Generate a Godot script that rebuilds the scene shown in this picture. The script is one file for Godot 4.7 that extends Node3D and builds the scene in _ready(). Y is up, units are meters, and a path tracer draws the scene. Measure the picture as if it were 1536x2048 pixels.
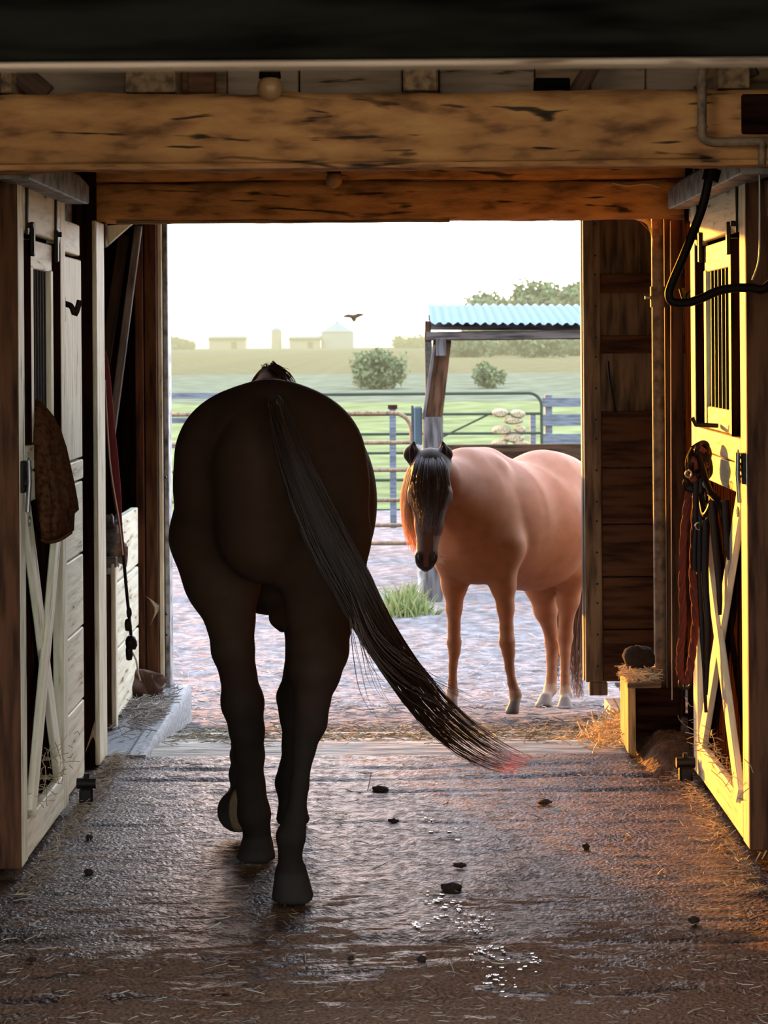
extends Node3D
# A barn aisle at sunrise: a dark horse walks out towards a light chestnut pony. x right, y up, the view goes along -z; metres.

const FPX := 4200.0      # focal length in pixels of the 1536x2048 frame
const CX := 800.0        # principal point
const CY := 690.0
const EYE := 1.65
const ROLL := -0.4

var rng := RandomNumberGenerator.new()
var M := {}
var boxes := {}


# ------------------------------------------------------------------ small helpers
func P(px: float, py: float, d: float) -> Vector3:
	var r := deg_to_rad(ROLL)
	var vx := px - CX
	var vy := CY - py
	return Vector3((vx * cos(r) - vy * sin(r)) * d / FPX, EYE + (vx * sin(r) + vy * cos(r)) * d / FPX, -d)

func R(rpx: float, d: float) -> float:
	return rpx * d / FPX

func tag(o: Node, label := "", category := "", group := "", kind := "") -> Node:
	if label: o.set_meta("label", label)
	if category: o.set_meta("category", category)
	if group: o.set_meta("group", group)
	if kind: o.set_meta("kind", kind)
	return o

var taken := {}
func numbered(called: String) -> String:
	taken[called] = taken.get(called, -1) + 1
	return called if taken[called] == 0 else "%s_%03d" % [called, taken[called]]

func thing(called: String, label: String, category: String, at := Vector3.ZERO, group := "", kind := "") -> Node3D:
	var o := Node3D.new()
	o.name = numbered(called)
	add_child(o, true)
	o.position = at
	tag(o, label, category, group, kind)
	return o

func part(parent: Node, called: String, mesh: Mesh, mat: Material, at := Vector3.ZERO, turn := Vector3.ZERO) -> MeshInstance3D:
	var o := MeshInstance3D.new()
	o.mesh = mesh
	o.material_override = mat
	o.name = numbered(called) if parent == self else called
	var n := 1
	while parent != self and parent.has_node(NodePath(o.name)):
		o.name = "%s_%03d" % [called, n]
		n += 1
	parent.add_child(o, true)
	o.position = at
	o.rotation_degrees = turn
	return o

func top(called: String, mesh: Mesh, mat: Material, label: String, category: String, at := Vector3.ZERO, group := "", kind := "") -> MeshInstance3D:
	var o := part(self, called, mesh, mat, at)
	tag(o, label, category, group, kind)
	return o


class MB:
	var v := PackedVector3Array()
	var n := PackedVector3Array()
	var c := PackedColorArray()
	var ix := PackedInt32Array()
	var col := Color(1, 1, 1)

	func tri(a: Vector3, b: Vector3, d: Vector3, out: Vector3) -> void:
		var nn := (b - a).cross(d - a)
		if nn.dot(out) < 0:
			nn = -nn
			var t := b
			b = d
			d = t
		nn = nn.normalized()
		var k := v.size()
		for p: Vector3 in [a, b, d]:
			v.append(p)
			n.append(nn)
			c.append(col)
		ix.append_array([k, k + 2, k + 1])

	func poly(pts: Array, centre: Vector3) -> void:
		var m := Vector3.ZERO
		for p: Vector3 in pts:
			m += p / pts.size()
		for i in range(1, pts.size() - 1):
			tri(pts[0], pts[i], pts[i + 1], m - centre)

	# rings of equal length; closed joins the last point of a ring to its first; caps closes the ends
	func loft(rings: Array, closed := true, caps := true, up := Vector3.ZERO) -> void:
		var m: int = rings[0].size()
		var base := v.size()
		var vs := PackedVector3Array()
		for r: PackedVector3Array in rings:
			vs.append_array(r)
		var ns := PackedVector3Array()
		ns.resize(vs.size())
		var ii := PackedInt32Array()
		for j in rings.size() - 1:
			for i in (m if closed else m - 1):
				var a := j * m + i
				var b := j * m + (i + 1) % m
				var e := a + m
				var f := b + m
				var fn := (vs[b] - vs[a]).cross(vs[f] - vs[a]) + (vs[f] - vs[a]).cross(vs[e] - vs[a])
				ns[a] += fn
				ns[b] += fn
				ns[e] += fn
				ns[f] += fn
				ii.append_array([a, b, f, a, f, e])
		var sgn := 0.0
		if closed:
			for j in rings.size():
				var ce := Vector3.ZERO
				for p: Vector3 in rings[j]:
					ce += p / m
				for i in m:
					sgn += (vs[j * m + i] - ce).dot(ns[j * m + i].normalized())
		else:
			for q in ns:
				sgn += q.dot(up)
		for k in ns.size():
			ns[k] = ns[k].normalized() * (1.0 if sgn >= 0 else -1.0)
		v.append_array(vs)
		n.append_array(ns)
		for k in vs.size():
			c.append(col)
		for k in range(0, ii.size(), 3):
			if sgn >= 0:
				ix.append_array([base + ii[k], base + ii[k + 2], base + ii[k + 1]])
			else:
				ix.append_array([base + ii[k], base + ii[k + 1], base + ii[k + 2]])
		if closed and caps:
			for e in [0, rings.size() - 1]:
				var ring: PackedVector3Array = rings[e]
				var ce := Vector3.ZERO
				for p in ring:
					ce += p / m
				var other := Vector3.ZERO
				for p: Vector3 in rings[1 if e == 0 else rings.size() - 2]:
					other += p / m
				for i in m:
					tri(ce, ring[i], ring[(i + 1) % m], ce - other)

	func tube(pts: Array, rad: Array, sides := 8, caps := true, flat := 1.0, flat_dir := Vector3.ZERO) -> void:
		var rings := []
		var last := Vector3.ZERO
		for k in pts.size():
			var t: Vector3 = (pts[mini(k + 1, pts.size() - 1)] - pts[maxi(k - 1, 0)]).normalized()
			var u := flat_dir if flat_dir != Vector3.ZERO else last
			if u == Vector3.ZERO:
				u = Vector3.UP if absf(t.y) < 0.9 else Vector3.RIGHT
			u = (u - t * u.dot(t)).normalized()
			last = u
			var w := t.cross(u)
			var r: float = rad[mini(k, rad.size() - 1)]
			var ring := PackedVector3Array()
			for s in sides:
				var a := TAU * s / sides
				ring.append(pts[k] + u * cos(a) * r * flat + w * sin(a) * r)
			rings.append(ring)
		loft(rings, true, caps)

	func box(at: Vector3, size: Vector3, bev := 0.004, basis := Basis.IDENTITY) -> void:
		var h := size / 2
		var b := minf(bev, minf(h.x, minf(h.y, h.z)) * 0.45)
		var q := {}
		for sx in [-1, 1]:
			for sy in [-1, 1]:
				for sz in [-1, 1]:
					var s := Vector3(sx, sy, sz)
					for ax in 3:
						var p := Vector3(h.x * sx, h.y * sy, h.z * sz)
						for o in 3:
							if o != ax:
								p[o] -= b * s[o]
						q[[sx, sy, sz, ax]] = at + basis * p
		for ax in 3:
			var o1 := (ax + 1) % 3
			var o2 := (ax + 2) % 3
			for s in [-1, 1]:
				var f := []
				for e in [[-1, -1], [1, -1], [1, 1], [-1, 1]]:
					var k := [0, 0, 0]
					k[ax] = s
					k[o1] = e[0]
					k[o2] = e[1]
					f.append(q[[k[0], k[1], k[2], ax]])
				poly(f, at)
			for s1 in [-1, 1]:
				for s2 in [-1, 1]:
					var k := [0, 0, 0]
					k[o1] = s1
					k[o2] = s2
					var l := k.duplicate()
					k[ax] = -1
					l[ax] = 1
					poly([q[[k[0], k[1], k[2], o1]], q[[l[0], l[1], l[2], o1]], q[[l[0], l[1], l[2], o2]], q[[k[0], k[1], k[2], o2]]], at)
		for sx in [-1, 1]:
			for sy in [-1, 1]:
				for sz in [-1, 1]:
					poly([q[[sx, sy, sz, 0]], q[[sx, sy, sz, 1]], q[[sx, sy, sz, 2]]], at)

	func ball(at: Vector3, r: Vector3, seg := 12, noise: FastNoiseLite = null, amp := 0.0) -> void:
		var rings := []
		for j in range(0, seg / 2 + 1):
			var th := PI * clampf(float(j) / (seg / 2), 0.02, 0.98)
			var ring := PackedVector3Array()
			for i in seg:
				var a := TAU * i / seg
				var dir := Vector3(sin(th) * cos(a), cos(th), sin(th) * sin(a))
				var k := 1.0
				if noise:
					k += amp * noise.get_noise_3dv((dir + at) * 1.0)
				ring.append(at + dir * r * k)
			rings.append(ring)
		loft(rings, true, true)

	func done(colored := false) -> ArrayMesh:
		var a := []
		a.resize(Mesh.ARRAY_MAX)
		a[Mesh.ARRAY_VERTEX] = v
		a[Mesh.ARRAY_NORMAL] = n
		if colored:
			a[Mesh.ARRAY_COLOR] = c
		a[Mesh.ARRAY_INDEX] = ix
		var m := ArrayMesh.new()
		m.add_surface_from_arrays(Mesh.PRIMITIVE_TRIANGLES, a)
		return m


func cbox(size: Vector3, bev := 0.004) -> ArrayMesh:
	var key := [size.snapped(Vector3.ONE * 0.0005), bev]
	if not boxes.has(key):
		var m := MB.new()
		m.box(Vector3.ZERO, size, bev)
		boxes[key] = m.done()
	return boxes[key]

# an axis-aligned board between two corners
func board(parent: Node, called: String, a: Vector3, b: Vector3, mat: Material, bev := 0.004) -> MeshInstance3D:
	var lo := Vector3(minf(a.x, b.x), minf(a.y, b.y), minf(a.z, b.z))
	var hi := Vector3(maxf(a.x, b.x), maxf(a.y, b.y), maxf(a.z, b.z))
	return part(parent, called, cbox(hi - lo, bev), mat, (lo + hi) / 2)

# a bar from a to b, its own y axis along its length: width across, thickness towards face
func bar(parent: Node, called: String, a: Vector3, b: Vector3, width: float, thick: float, face: Vector3, mat: Material, bev := 0.003) -> MeshInstance3D:
	var y := (b - a).normalized()
	var z := (face - y * face.dot(y)).normalized()
	var x := y.cross(z)
	var o := part(parent, called, cbox(Vector3(width, (b - a).length(), thick), bev), mat)
	o.transform = Transform3D(Basis(x, y, z), (a + b) / 2)
	return o

func rod(pts: Array, r: float, sides := 8) -> ArrayMesh:
	var m := MB.new()
	m.tube(pts, [r], sides)
	return m.done()

func curve(pts: Array, steps := 5) -> Array:
	var out := []
	for k in pts.size() - 1:
		var p0: Vector3 = pts[maxi(k - 1, 0)]
		var p1: Vector3 = pts[k]
		var p2: Vector3 = pts[k + 1]
		var p3: Vector3 = pts[mini(k + 2, pts.size() - 1)]
		for s in steps:
			out.append(p1.cubic_interpolate(p2, p0, p3, float(s) / steps))
	out.append(pts[-1])
	return out

func pxs(list: Array) -> Array:   # [[px, py, depth], ...] -> points
	var out := []
	for q in list:
		out.append(P(q[0], q[1], q[2]))
	return out


# ------------------------------------------------------------------ textures and materials
func noise(kind: int, freq: float, octaves := 4, sd := 1) -> FastNoiseLite:
	var f := FastNoiseLite.new()
	f.noise_type = kind
	f.frequency = freq
	f.fractal_octaves = octaves
	f.seed = sd
	return f

func ntex(f: FastNoiseLite, stops: Array, size := 512) -> NoiseTexture2D:
	var t := NoiseTexture2D.new()
	t.width = size
	t.height = size
	t.seamless = true
	t.noise = f
	var g := Gradient.new()
	var off := PackedFloat32Array()
	var cols := PackedColorArray()
	for s in stops:
		off.append(s[0])
		cols.append(s[1] if s[1] is Color else Color(s[1], s[1], s[1]))
	g.offsets = off
	g.colors = cols
	t.color_ramp = g
	return t

var T := {}
func textures() -> void:
	var S := FastNoiseLite.TYPE_SIMPLEX_SMOOTH
	T.grain = ntex(noise(S, 0.02, 5, 3), [[0.0, 0.35], [0.35, 0.72], [0.6, 0.92], [1.0, 1.0]])
	T.grain_h = ntex(noise(S, 0.03, 5, 4), [[0.0, 0.0], [1.0, 1.0]])
	T.paint = ntex(noise(S, 0.022, 6, 5), [[0.0, Color(0.32, 0.22, 0.14)], [0.13, Color(0.50, 0.40, 0.30)], [0.2, Color(0.84, 0.82, 0.76)], [0.5, Color(0.94, 0.93, 0.90)], [1.0, Color(1, 1, 0.97)]])
	T.peel = ntex(noise(S, 0.011, 6, 7), [[0.0, Color(0.48, 0.38, 0.28)], [0.28, Color(0.72, 0.60, 0.46)], [0.4, Color(0.86, 0.72, 0.55)], [0.7, Color(0.95, 0.82, 0.63)], [1.0, Color(1, 0.9, 0.7)]])
	var rg := noise(S, 0.009, 4, 9)
	rg.fractal_type = FastNoiseLite.FRACTAL_RIDGED
	T.cracks = ntex(rg, [[0.0, 1.0], [0.80, 1.0], [0.88, 0.3], [1.0, 0.12]])
	T.floor = ntex(noise(S, 0.006, 7, 11), [[0.0, Color(0.24, 0.15, 0.09)], [0.36, Color(0.40, 0.29, 0.20)], [0.55, Color(0.54, 0.43, 0.32)], [0.8, Color(0.64, 0.55, 0.45)], [1.0, Color(0.74, 0.66, 0.57)]], 1024)
	T.floor_fine = ntex(noise(S, 0.05, 5, 12), [[0.0, 0.35], [0.45, 0.8], [1.0, 1.0]])
	T.floor_h = ntex(noise(S, 0.035, 6, 13), [[0.0, 0.0], [1.0, 1.0]])
	T.floor_r = ntex(noise(S, 0.012, 6, 14), [[0.0, 0.33], [0.5, 0.45], [1.0, 0.7]])
	T.dirt = ntex(noise(S, 0.012, 7, 15), [[0.0, Color(0.42, 0.37, 0.33)], [0.45, Color(0.60, 0.55, 0.52)], [1.0, Color(0.80, 0.76, 0.74)]], 1024)
	T.dirt_h = ntex(noise(S, 0.02, 7, 16), [[0.0, 0.0], [1.0, 1.0]], 1024)
	T.fur = ntex(noise(S, 0.02, 5, 17), [[0.0, 0.88], [0.6, 1.0], [1.0, 1.0]])
	T.cloth = ntex(noise(S, 0.12, 2, 18), [[0.0, 0.6], [1.0, 1.0]])
	T.field = ntex(noise(S, 0.01, 5, 19), [[0.0, 0.7], [1.0, 1.0]])

func mat(albedo: Color, rough := 0.8, metal := 0.0) -> StandardMaterial3D:
	var m := StandardMaterial3D.new()
	m.albedo_color = albedo
	m.roughness = rough
	m.metallic = metal
	return m

# wood with its grain along axis 0, 1 or 2; world mapping for boards that stand square to the barn
func wood(albedo: Color, axis: int, tex: Texture2D, rough := 0.75, bump := 0.25, world := true, scale := 2.0) -> StandardMaterial3D:
	var m := mat(albedo, rough)
	m.albedo_texture = tex
	m.uv1_triplanar = true
	m.uv1_world_triplanar = world
	var s := Vector3(scale, scale, scale)
	s[axis] = scale * 0.12
	m.uv1_scale = s
	m.uv1_triplanar_sharpness = 8.0
	m.heightmap_enabled = bump > 0.0
	m.heightmap_texture = T.grain_h
	m.heightmap_scale = bump
	return m

func surf(albedo: Color, tex: Texture2D, scale: float, rough := 0.8, height: Texture2D = null, bump := 0.0, world := true) -> StandardMaterial3D:
	var m := mat(albedo, rough)
	m.albedo_texture = tex
	m.uv1_triplanar = true
	m.uv1_world_triplanar = world
	m.uv1_scale = Vector3.ONE * scale
	if height:
		m.heightmap_enabled = true
		m.heightmap_texture = height
		m.heightmap_scale = bump
	return m

func materials() -> void:
	textures()
	for k in 3:
		M["white%d" % k] = wood(Color(0.92, 0.91, 0.83), k, T.paint, 0.55, 0.2)
		M["brown%d" % k] = wood(Color(0.40, 0.26, 0.17), k, T.grain, 0.75, 0.25)
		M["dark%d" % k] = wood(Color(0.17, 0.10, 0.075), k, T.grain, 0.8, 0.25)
		M["tan%d" % k] = wood(Color(0.56, 0.45, 0.32), k, T.grain, 0.8, 0.25)
		M["grey%d" % k] = wood(Color(0.52, 0.50, 0.47), k, T.grain, 0.75, 0.3)
	for k in 3:
		M["dark%d" % k].specular_mode = BaseMaterial3D.SPECULAR_DISABLED
		M["brown%d" % k].metallic_specular = 0.3
	M.lime = wood(Color(0.56, 0.49, 0.43), 0, T.paint, 0.8, 0.3)
	for k in ["white0", "white1", "white2"]:
		M[k].metallic_specular = 0.25
	M.out_grey = wood(Color(0.30, 0.28, 0.275), 1, T.grain, 0.9, 0.3, false)
	M.out_grey0 = wood(Color(0.27, 0.245, 0.235), 0, T.grain, 0.9, 0.3)
	M.out_brown = wood(Color(0.25, 0.165, 0.11), 1, T.grain, 0.9, 0.3, false)
	M.out_brown0 = wood(Color(0.25, 0.18, 0.13), 0, T.grain, 0.9, 0.3)
	for k in ["out_grey", "out_grey0", "out_brown", "out_brown0"]:
		M[k].metallic_specular = 0.2
	M.white_own = wood(Color(0.92, 0.91, 0.83), 1, T.paint, 0.55, 0.2, false)
	M.brown_own = wood(Color(0.34, 0.22, 0.14), 1, T.grain, 0.75, 0.3, false)
	M.grey_own = wood(Color(0.55, 0.53, 0.50), 1, T.grain, 0.75, 0.3, false)
	M.beam = surf(Color(0.80, 0.68, 0.54), T.peel, 1.6, 0.85, T.grain_h, 0.5)
	M.beam.uv1_scale = Vector3(0.7, 2.2, 2.2)
	M.beam.detail_enabled = true
	M.beam.detail_blend_mode = BaseMaterial3D.BLEND_MODE_MUL
	M.beam.detail_albedo = T.cracks
	M.beam.detail_uv_layer = BaseMaterial3D.DETAIL_UV_2
	M.beam.uv2_triplanar = true
	M.beam.uv2_world_triplanar = true
	M.beam.uv2_scale = Vector3(0.22, 1.5, 1.5)
	M.floor = surf(Color(0.84, 0.82, 0.80), T.floor_fine, 2.6, 0.5, T.floor_h, 0.45)
	M.floor.detail_enabled = true
	M.floor.detail_blend_mode = BaseMaterial3D.BLEND_MODE_MUL
	M.floor.detail_albedo = T.floor
	M.floor.detail_uv_layer = BaseMaterial3D.DETAIL_UV_2
	M.floor.uv2_triplanar = true
	M.floor.uv2_world_triplanar = true
	M.floor.uv2_scale = Vector3(0.55, 0.55, 1.1)
	M.floor.roughness_texture = T.floor_r
	M.floor.roughness = 1.0
	M.floor.metallic_specular = 0.25
	M.dirt = surf(Color(0.55, 0.56, 0.58), T.dirt, 0.5, 0.9, T.dirt_h, 2.5)
	M.dirt.metallic_specular = 0.2
	M.concrete = surf(Color(0.62, 0.62, 0.62), T.floor, 1.2, 0.75, T.floor_h, 0.18)
	M.concrete.albedo_texture = T.floor_fine
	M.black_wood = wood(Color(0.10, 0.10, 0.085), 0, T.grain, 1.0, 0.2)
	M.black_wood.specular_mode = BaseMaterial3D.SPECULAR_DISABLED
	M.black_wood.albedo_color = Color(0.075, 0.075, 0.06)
	M.iron = mat(Color(0.10, 0.085, 0.075), 0.55, 0.6)
	M.steel = mat(Color(0.55, 0.55, 0.53), 0.45, 0.8)
	M.galv = surf(Color(0.62, 0.62, 0.62), T.grain, 1.0, 0.5)
	M.galv.metallic = 0.5
	M.pipe_paint = surf(Color(0.55, 0.46, 0.36), T.grain, 1.5, 0.7, T.grain_h, 0.15)
	M.rubber = mat(Color(0.07, 0.05, 0.04), 0.6)
	M.rubber.metallic_specular = 0.25
	M.rope_red = mat(Color(0.36, 0.18, 0.15), 0.95)
	M.rope_red.metallic_specular = 0.2
	M.rope_dark = mat(Color(0.14, 0.09, 0.08), 0.8)
	M.leather = mat(Color(0.085, 0.048, 0.035), 0.5)
	M.leather.metallic_specular = 0.25
	M.maroon = mat(Color(0.42, 0.10, 0.12), 0.8)
	M.coat = surf(Color(0.33, 0.215, 0.14), T.grain, 4.0, 0.95, T.cloth, 0.15, false)
	M.coat.specular_mode = BaseMaterial3D.SPECULAR_DISABLED
	M.cord = mat(Color(0.75, 0.70, 0.62), 0.9)
	M.straw = mat(Color(1, 1, 1), 0.85)
	M.straw.vertex_color_use_as_albedo = true
	M.clod = surf(Color(0.22, 0.16, 0.12), T.floor_fine, 8.0, 0.95, T.floor_h, 0.5)
	M.web = mat(Color(0.75, 0.68, 0.55), 0.6)
	M.water = mat(Color(0.08, 0.08, 0.08), 0.04)


# ------------------------------------------------------------------ light, sky, camera
func light_and_camera() -> void:
	var cam := Camera3D.new()
	cam.name = "camera"
	cam.projection = Camera3D.PROJECTION_FRUSTUM
	cam.near = 0.1
	cam.far = 2000.0
	cam.size = 2.0 * 0.1 * 1024.0 / FPX
	cam.frustum_offset = Vector2(768.0 - CX, CY - 1024.0) / FPX * 0.1
	cam.position = Vector3(0, EYE, 0)
	cam.rotation_degrees = Vector3(0, 0, ROLL)
	var at := CameraAttributesPhysical.new()
	at.frustum_focal_length = 50.0
	at.frustum_near = 0.1
	at.frustum_far = 2000.0
	at.frustum_focus_distance = 7.2
	at.exposure_aperture = 7.0
	at.auto_exposure_enabled = false
	cam.attributes = at
	add_child(cam)
	cam.current = true

	var env := Environment.new()
	env.background_mode = Environment.BG_SKY
	var sky := Sky.new()
	var sm := ProceduralSkyMaterial.new()
	sm.sky_top_color = Color(0.80, 0.88, 1.0)
	sm.sky_horizon_color = Color(1.0, 0.985, 0.95)
	sm.sky_curve = 0.2
	sm.ground_bottom_color = Color(0.55, 0.5, 0.4)
	sm.ground_horizon_color = Color(0.9, 0.88, 0.8)
	sm.sun_angle_max = 45.0      # the glow of the low sun in the haze round it
	sm.sun_curve = 0.55
	sm.sky_energy_multiplier = 1.0
	sm.energy_multiplier = 1.0
	sky.sky_material = sm
	env.sky = sky
	env.background_energy_multiplier = 2.3
	env.tonemap_mode = Environment.TONE_MAPPER_LINEAR
	env.tonemap_exposure = 5.0
	env.sdfgi_enabled = true
	env.ssao_enabled = true
	env.ssil_enabled = true
	env.volumetric_fog_enabled = true
	env.volumetric_fog_density = 0.0
	var we := WorldEnvironment.new()
	we.name = "environment"
	we.environment = env
	add_child(we)

	var sun := DirectionalLight3D.new()
	sun.name = "sun"
	sun.light_color = Color(1.0, 0.63, 0.18)
	sun.light_energy = 1.25
	sun.light_angular_distance = 1.6
	sun.shadow_enabled = true
	sun.sky_mode = DirectionalLight3D.SKY_MODE_LIGHT_AND_SKY
	add_child(sun)
	sun.look_at_from_position(Vector3(0, 3, 0), Vector3(0, 3, 0) + Vector3(0.465, -0.10, 1.0))


func _ready() -> void:
	rng.seed = 20240611
	light_and_camera()
	materials()
	shell()
	yard()
	aisle_doors()
	vestibule()
	overhead()
	tack()
	dark_horse()
	pony()
	corral()
	far_away()
	litter()


# ------------------------------------------------------------------ the barn
func G(d: float) -> float:     # height of the ground outside, by distance
	var pts := [[8.47, 0.0], [9.4, -0.095], [10.2, -0.17], [10.6, -0.195], [11.3, -0.29], [12.5, -0.38], [15.0, -0.42], [34.0, -0.42], [60.0, 0.02], [90.0, 0.33], [150.0, 0.62], [300.0, 0.97], [500.0, 1.02], [700.0, 1.0]]
	for k in pts.size() - 1:
		if d <= pts[k + 1][0]:
			return lerpf(pts[k][1], pts[k + 1][1], clampf((d - pts[k][0]) / (pts[k + 1][0] - pts[k][0]), 0, 1))
	return 1.0

func grid(xs: Array, ds: Array, height: Callable) -> MB:
	var m := MB.new()
	var rings := []
	for d in ds:
		var r := PackedVector3Array()
		for x in xs:
			r.append(Vector3(x, height.call(x, d), -d))
		rings.append(r)
	m.loft(rings, false, false, Vector3.UP)
	return m

func span(a: float, b: float, step: float) -> Array:
	var n := int(ceil((b - a) / step))
	var out := []
	for k in n + 1:
		out.append(lerpf(a, b, float(k) / n))
	return out

func structure(called: String, a: Vector3, b: Vector3, m: Material, label := "") -> MeshInstance3D:
	var o := board(self, called, a, b, m, 0.002)
	tag(o, label, "", "", "structure")
	return o

func shell() -> void:
	# floor of the aisle: worn, with shallow seams across it
	var f1 := noise(FastNoiseLite.TYPE_SIMPLEX_SMOOTH, 1.6, 4, 21)
	var f2 := noise(FastNoiseLite.TYPE_SIMPLEX_SMOOTH, 9.0, 4, 22)
	var seams := [[5.33, 0.012, 0.05], [5.55, 0.006, 0.03], [5.84, 0.010, 0.06], [6.02, 0.005, 0.03], [7.26, 0.006, 0.02], [7.78, 0.010, 0.02], [8.02, 0.012, 0.03], [8.24, 0.010, 0.025]]
	var h := func(x: float, d: float) -> float:
		var y := 0.006 * f1.get_noise_2d(x * 0.6, d) + 0.004 * f2.get_noise_2d(x * 0.35, d * 1.6) - 0.004
		for s in seams:
			var e: float = d - s[0] - 0.05 * f1.get_noise_2d(x * 0.5, s[0] * 7.0)
			var fade := clampf(0.6 + 1.5 * f1.get_noise_2d(x * 0.9 + 9.0, s[0] * 3.0), 0.1, 1.0)
			y -= s[1] * fade * exp(-e * e / (s[2] * s[2]) * 2.0)
		return y
	var floor_mesh := grid(span(-1.35, 1.35, 0.022), span(5.0, 8.47, 0.016), h)
	M.floor.vertex_color_use_as_albedo = true
	for k in floor_mesh.v.size():        # mud trodden into the seams and in streaks across the aisle
		var p := floor_mesh.v[k]
		var mud := clampf(0.9 * f1.get_noise_2d(p.x * 0.35 + 3.0, p.z * 1.3) - 0.05, 0.0, 0.6)
		for q in [[5.33, 0.09, 0.7], [5.56, 0.05, 0.4], [5.86, 0.09, 0.75], [6.05, 0.05, 0.35], [7.30, 0.05, 0.3], [7.80, 0.05, 0.5], [8.04, 0.05, 0.55], [8.25, 0.06, 0.65]]:
			var e: float = -p.z - q[0] - 0.06 * f1.get_noise_2d(p.x * 0.5, q[0] * 7.0)
			mud += q[2] * exp(-e * e / (q[1] * q[1])) * clampf(0.65 + 1.4 * f1.get_noise_2d(p.x * 0.8 + 9.0, q[0] * 3.0), 0.0, 1.0)
		mud = maxf(mud, clampf((6.5 + 0.7 * f1.get_noise_2d(p.x * 1.2, p.z) + p.z) * 0.7, 0.0, 0.85))  # more mud towards the viewer, also darkened to offset the window light
		floor_mesh.c[k] = Color(1, 1, 1).lerp(Color(0.30, 0.18, 0.12), clampf(mud, 0.0, 0.92))
	var o := top("floor", floor_mesh.done(true), M.floor, "worn dusty concrete floor of the barn aisle", "", Vector3.ZERO, "", "structure")
	var hm := func(x: float, d: float) -> float:
		var up := (5.70 - d) * 0.8 + 0.7 * f1.get_noise_2d(x * 1.1 + 5.0, d * 2.6) + 0.9 * f2.get_noise_2d(x * 0.6, d * 1.9)
		return h.call(x, d) + clampf(0.005 * up, -0.02, 0.004)
	var mud_m := surf(Color(0.60, 0.47, 0.37), T.floor_fine, 2.6, 0.8, T.floor_h, 0.6)
	mud_m.metallic_specular = 0.2
	top("mud", grid(span(-1.3, 1.3, 0.02), span(5.0, 7.3, 0.014), hm).done(), mud_m, "dry brown mud trodden over the nearest part of the aisle floor", "mud", Vector3.ZERO, "", "stuff")
	part(o, "slab", cbox(Vector3(6.6, 0.2, 12.6), 0.0), M.floor, Vector3(0, -0.122, -2.2))
	# plank ramp down to the yard
	var ramp := thing("ramp", "weathered plank ramp sloping down from the aisle to the yard", "", Vector3.ZERO, "", "structure")
	var w := wood(Color(0.72, 0.68, 0.60), 0, T.grain, 0.7, 0.5)
	var edges := [8.475, 8.68, 8.90, 9.11, 9.36]
	for k in 4:
		var pl := hewn(2.06, 0.05, edges[k + 1] - edges[k] - 0.008, 40 + k, 0.003, 0.05)
		var d0: float = edges[k]
		var d1: float = edges[k + 1]
		var p := part(ramp, "plank", pl, w, Vector3(0, (G(d0) + G(d1)) / 2 - 0.028 + 0.002 * (k % 2), -(d0 + d1) / 2))
		p.rotation.x = -atan2(G(d1) - G(d0), d1 - d0) * -1.0 * -1.0
	# ceiling, outer walls, far end behind the viewer
	structure("ceiling", Vector3(-3.3, 3.05, 4.3), Vector3(3.3, 3.25, -10.5), M.tan0, "board ceiling of the barn aisle")
	for s in [-1, 1]:
		var side := thing("wall_left" if s < 0 else "wall_right", "outer side wall with added openings for fill light, %s of the aisle" % ("left" if s < 0 else "right"), "", Vector3.ZERO, "", "structure")
		board(side, "panel", Vector3(3.1 * s, -0.2, -4.2), Vector3(3.3 * s, 3.25, -10.5), M.dark2)
		board(side, "panel", Vector3(3.1 * s, -0.2, 4.3), Vector3(3.3 * s, 0.8, -4.2), M.white2)
		board(side, "panel", Vector3(3.1 * s, 2.9, 4.3), Vector3(3.3 * s, 3.25, -4.2), M.dark2)
		for k in 5:
			board(side, "pier", Vector3(3.1 * s, 0.8, 4.3 - k * 2.05), Vector3(3.3 * s, 2.9, 4.0 - k * 2.05), M.dark1)  # bays between the piers are openings added to brighten the aisle
	var back := thing("wall_rear", "boarded rear wall of the aisle behind the viewer", "", Vector3.ZERO, "", "structure")
	board(back, "panel", Vector3(-3.3, -0.2, 4.3), Vector3(-1.5, 3.25, 4.15), M.dark0)
	board(back, "panel", Vector3(1.5, -0.2, 4.3), Vector3(3.3, 3.25, 4.15), M.dark0)
	board(back, "panel", Vector3(-1.5, 2.95, 4.3), Vector3(1.5, 3.25, 4.15), M.dark0)  # wide gap below, added behind the viewer to let sky light in
	# front wall round the doorway
	var front := thing("wall_front", "dark boarded front wall of the barn around the open doorway", "", Vector3.ZERO, "", "structure")
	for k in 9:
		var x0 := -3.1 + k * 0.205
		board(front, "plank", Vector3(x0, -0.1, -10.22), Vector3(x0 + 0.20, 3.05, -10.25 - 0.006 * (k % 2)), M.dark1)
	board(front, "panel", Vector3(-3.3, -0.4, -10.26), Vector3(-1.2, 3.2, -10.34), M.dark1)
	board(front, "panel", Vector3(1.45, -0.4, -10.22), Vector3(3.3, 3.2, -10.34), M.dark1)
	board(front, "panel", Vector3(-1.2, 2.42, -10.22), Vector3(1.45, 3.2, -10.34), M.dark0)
	# vestibule floors on both sides of the ramp
	var led := thing("ledge", "raised concrete ledge with a pale worn edge left of the ramp", "ledge", Vector3.ZERO, "", "structure")
	var lf := grid(span(-3.0, -1.04, 0.05), span(8.47, 10.22, 0.03), func(x: float, d: float) -> float: return 0.004 * f2.get_noise_2d(x, d))
	part(led, "ledge_top", lf.done(), M.concrete)
	var ef := hewn(1.76, 0.42, 0.10, 51, 0.006, 0.05)
	var e2 := part(led, "ledge_edge", ef, M.concrete, Vector3(-1.075, -0.203, -9.34))
	e2.rotation_degrees.y = 90
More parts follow.
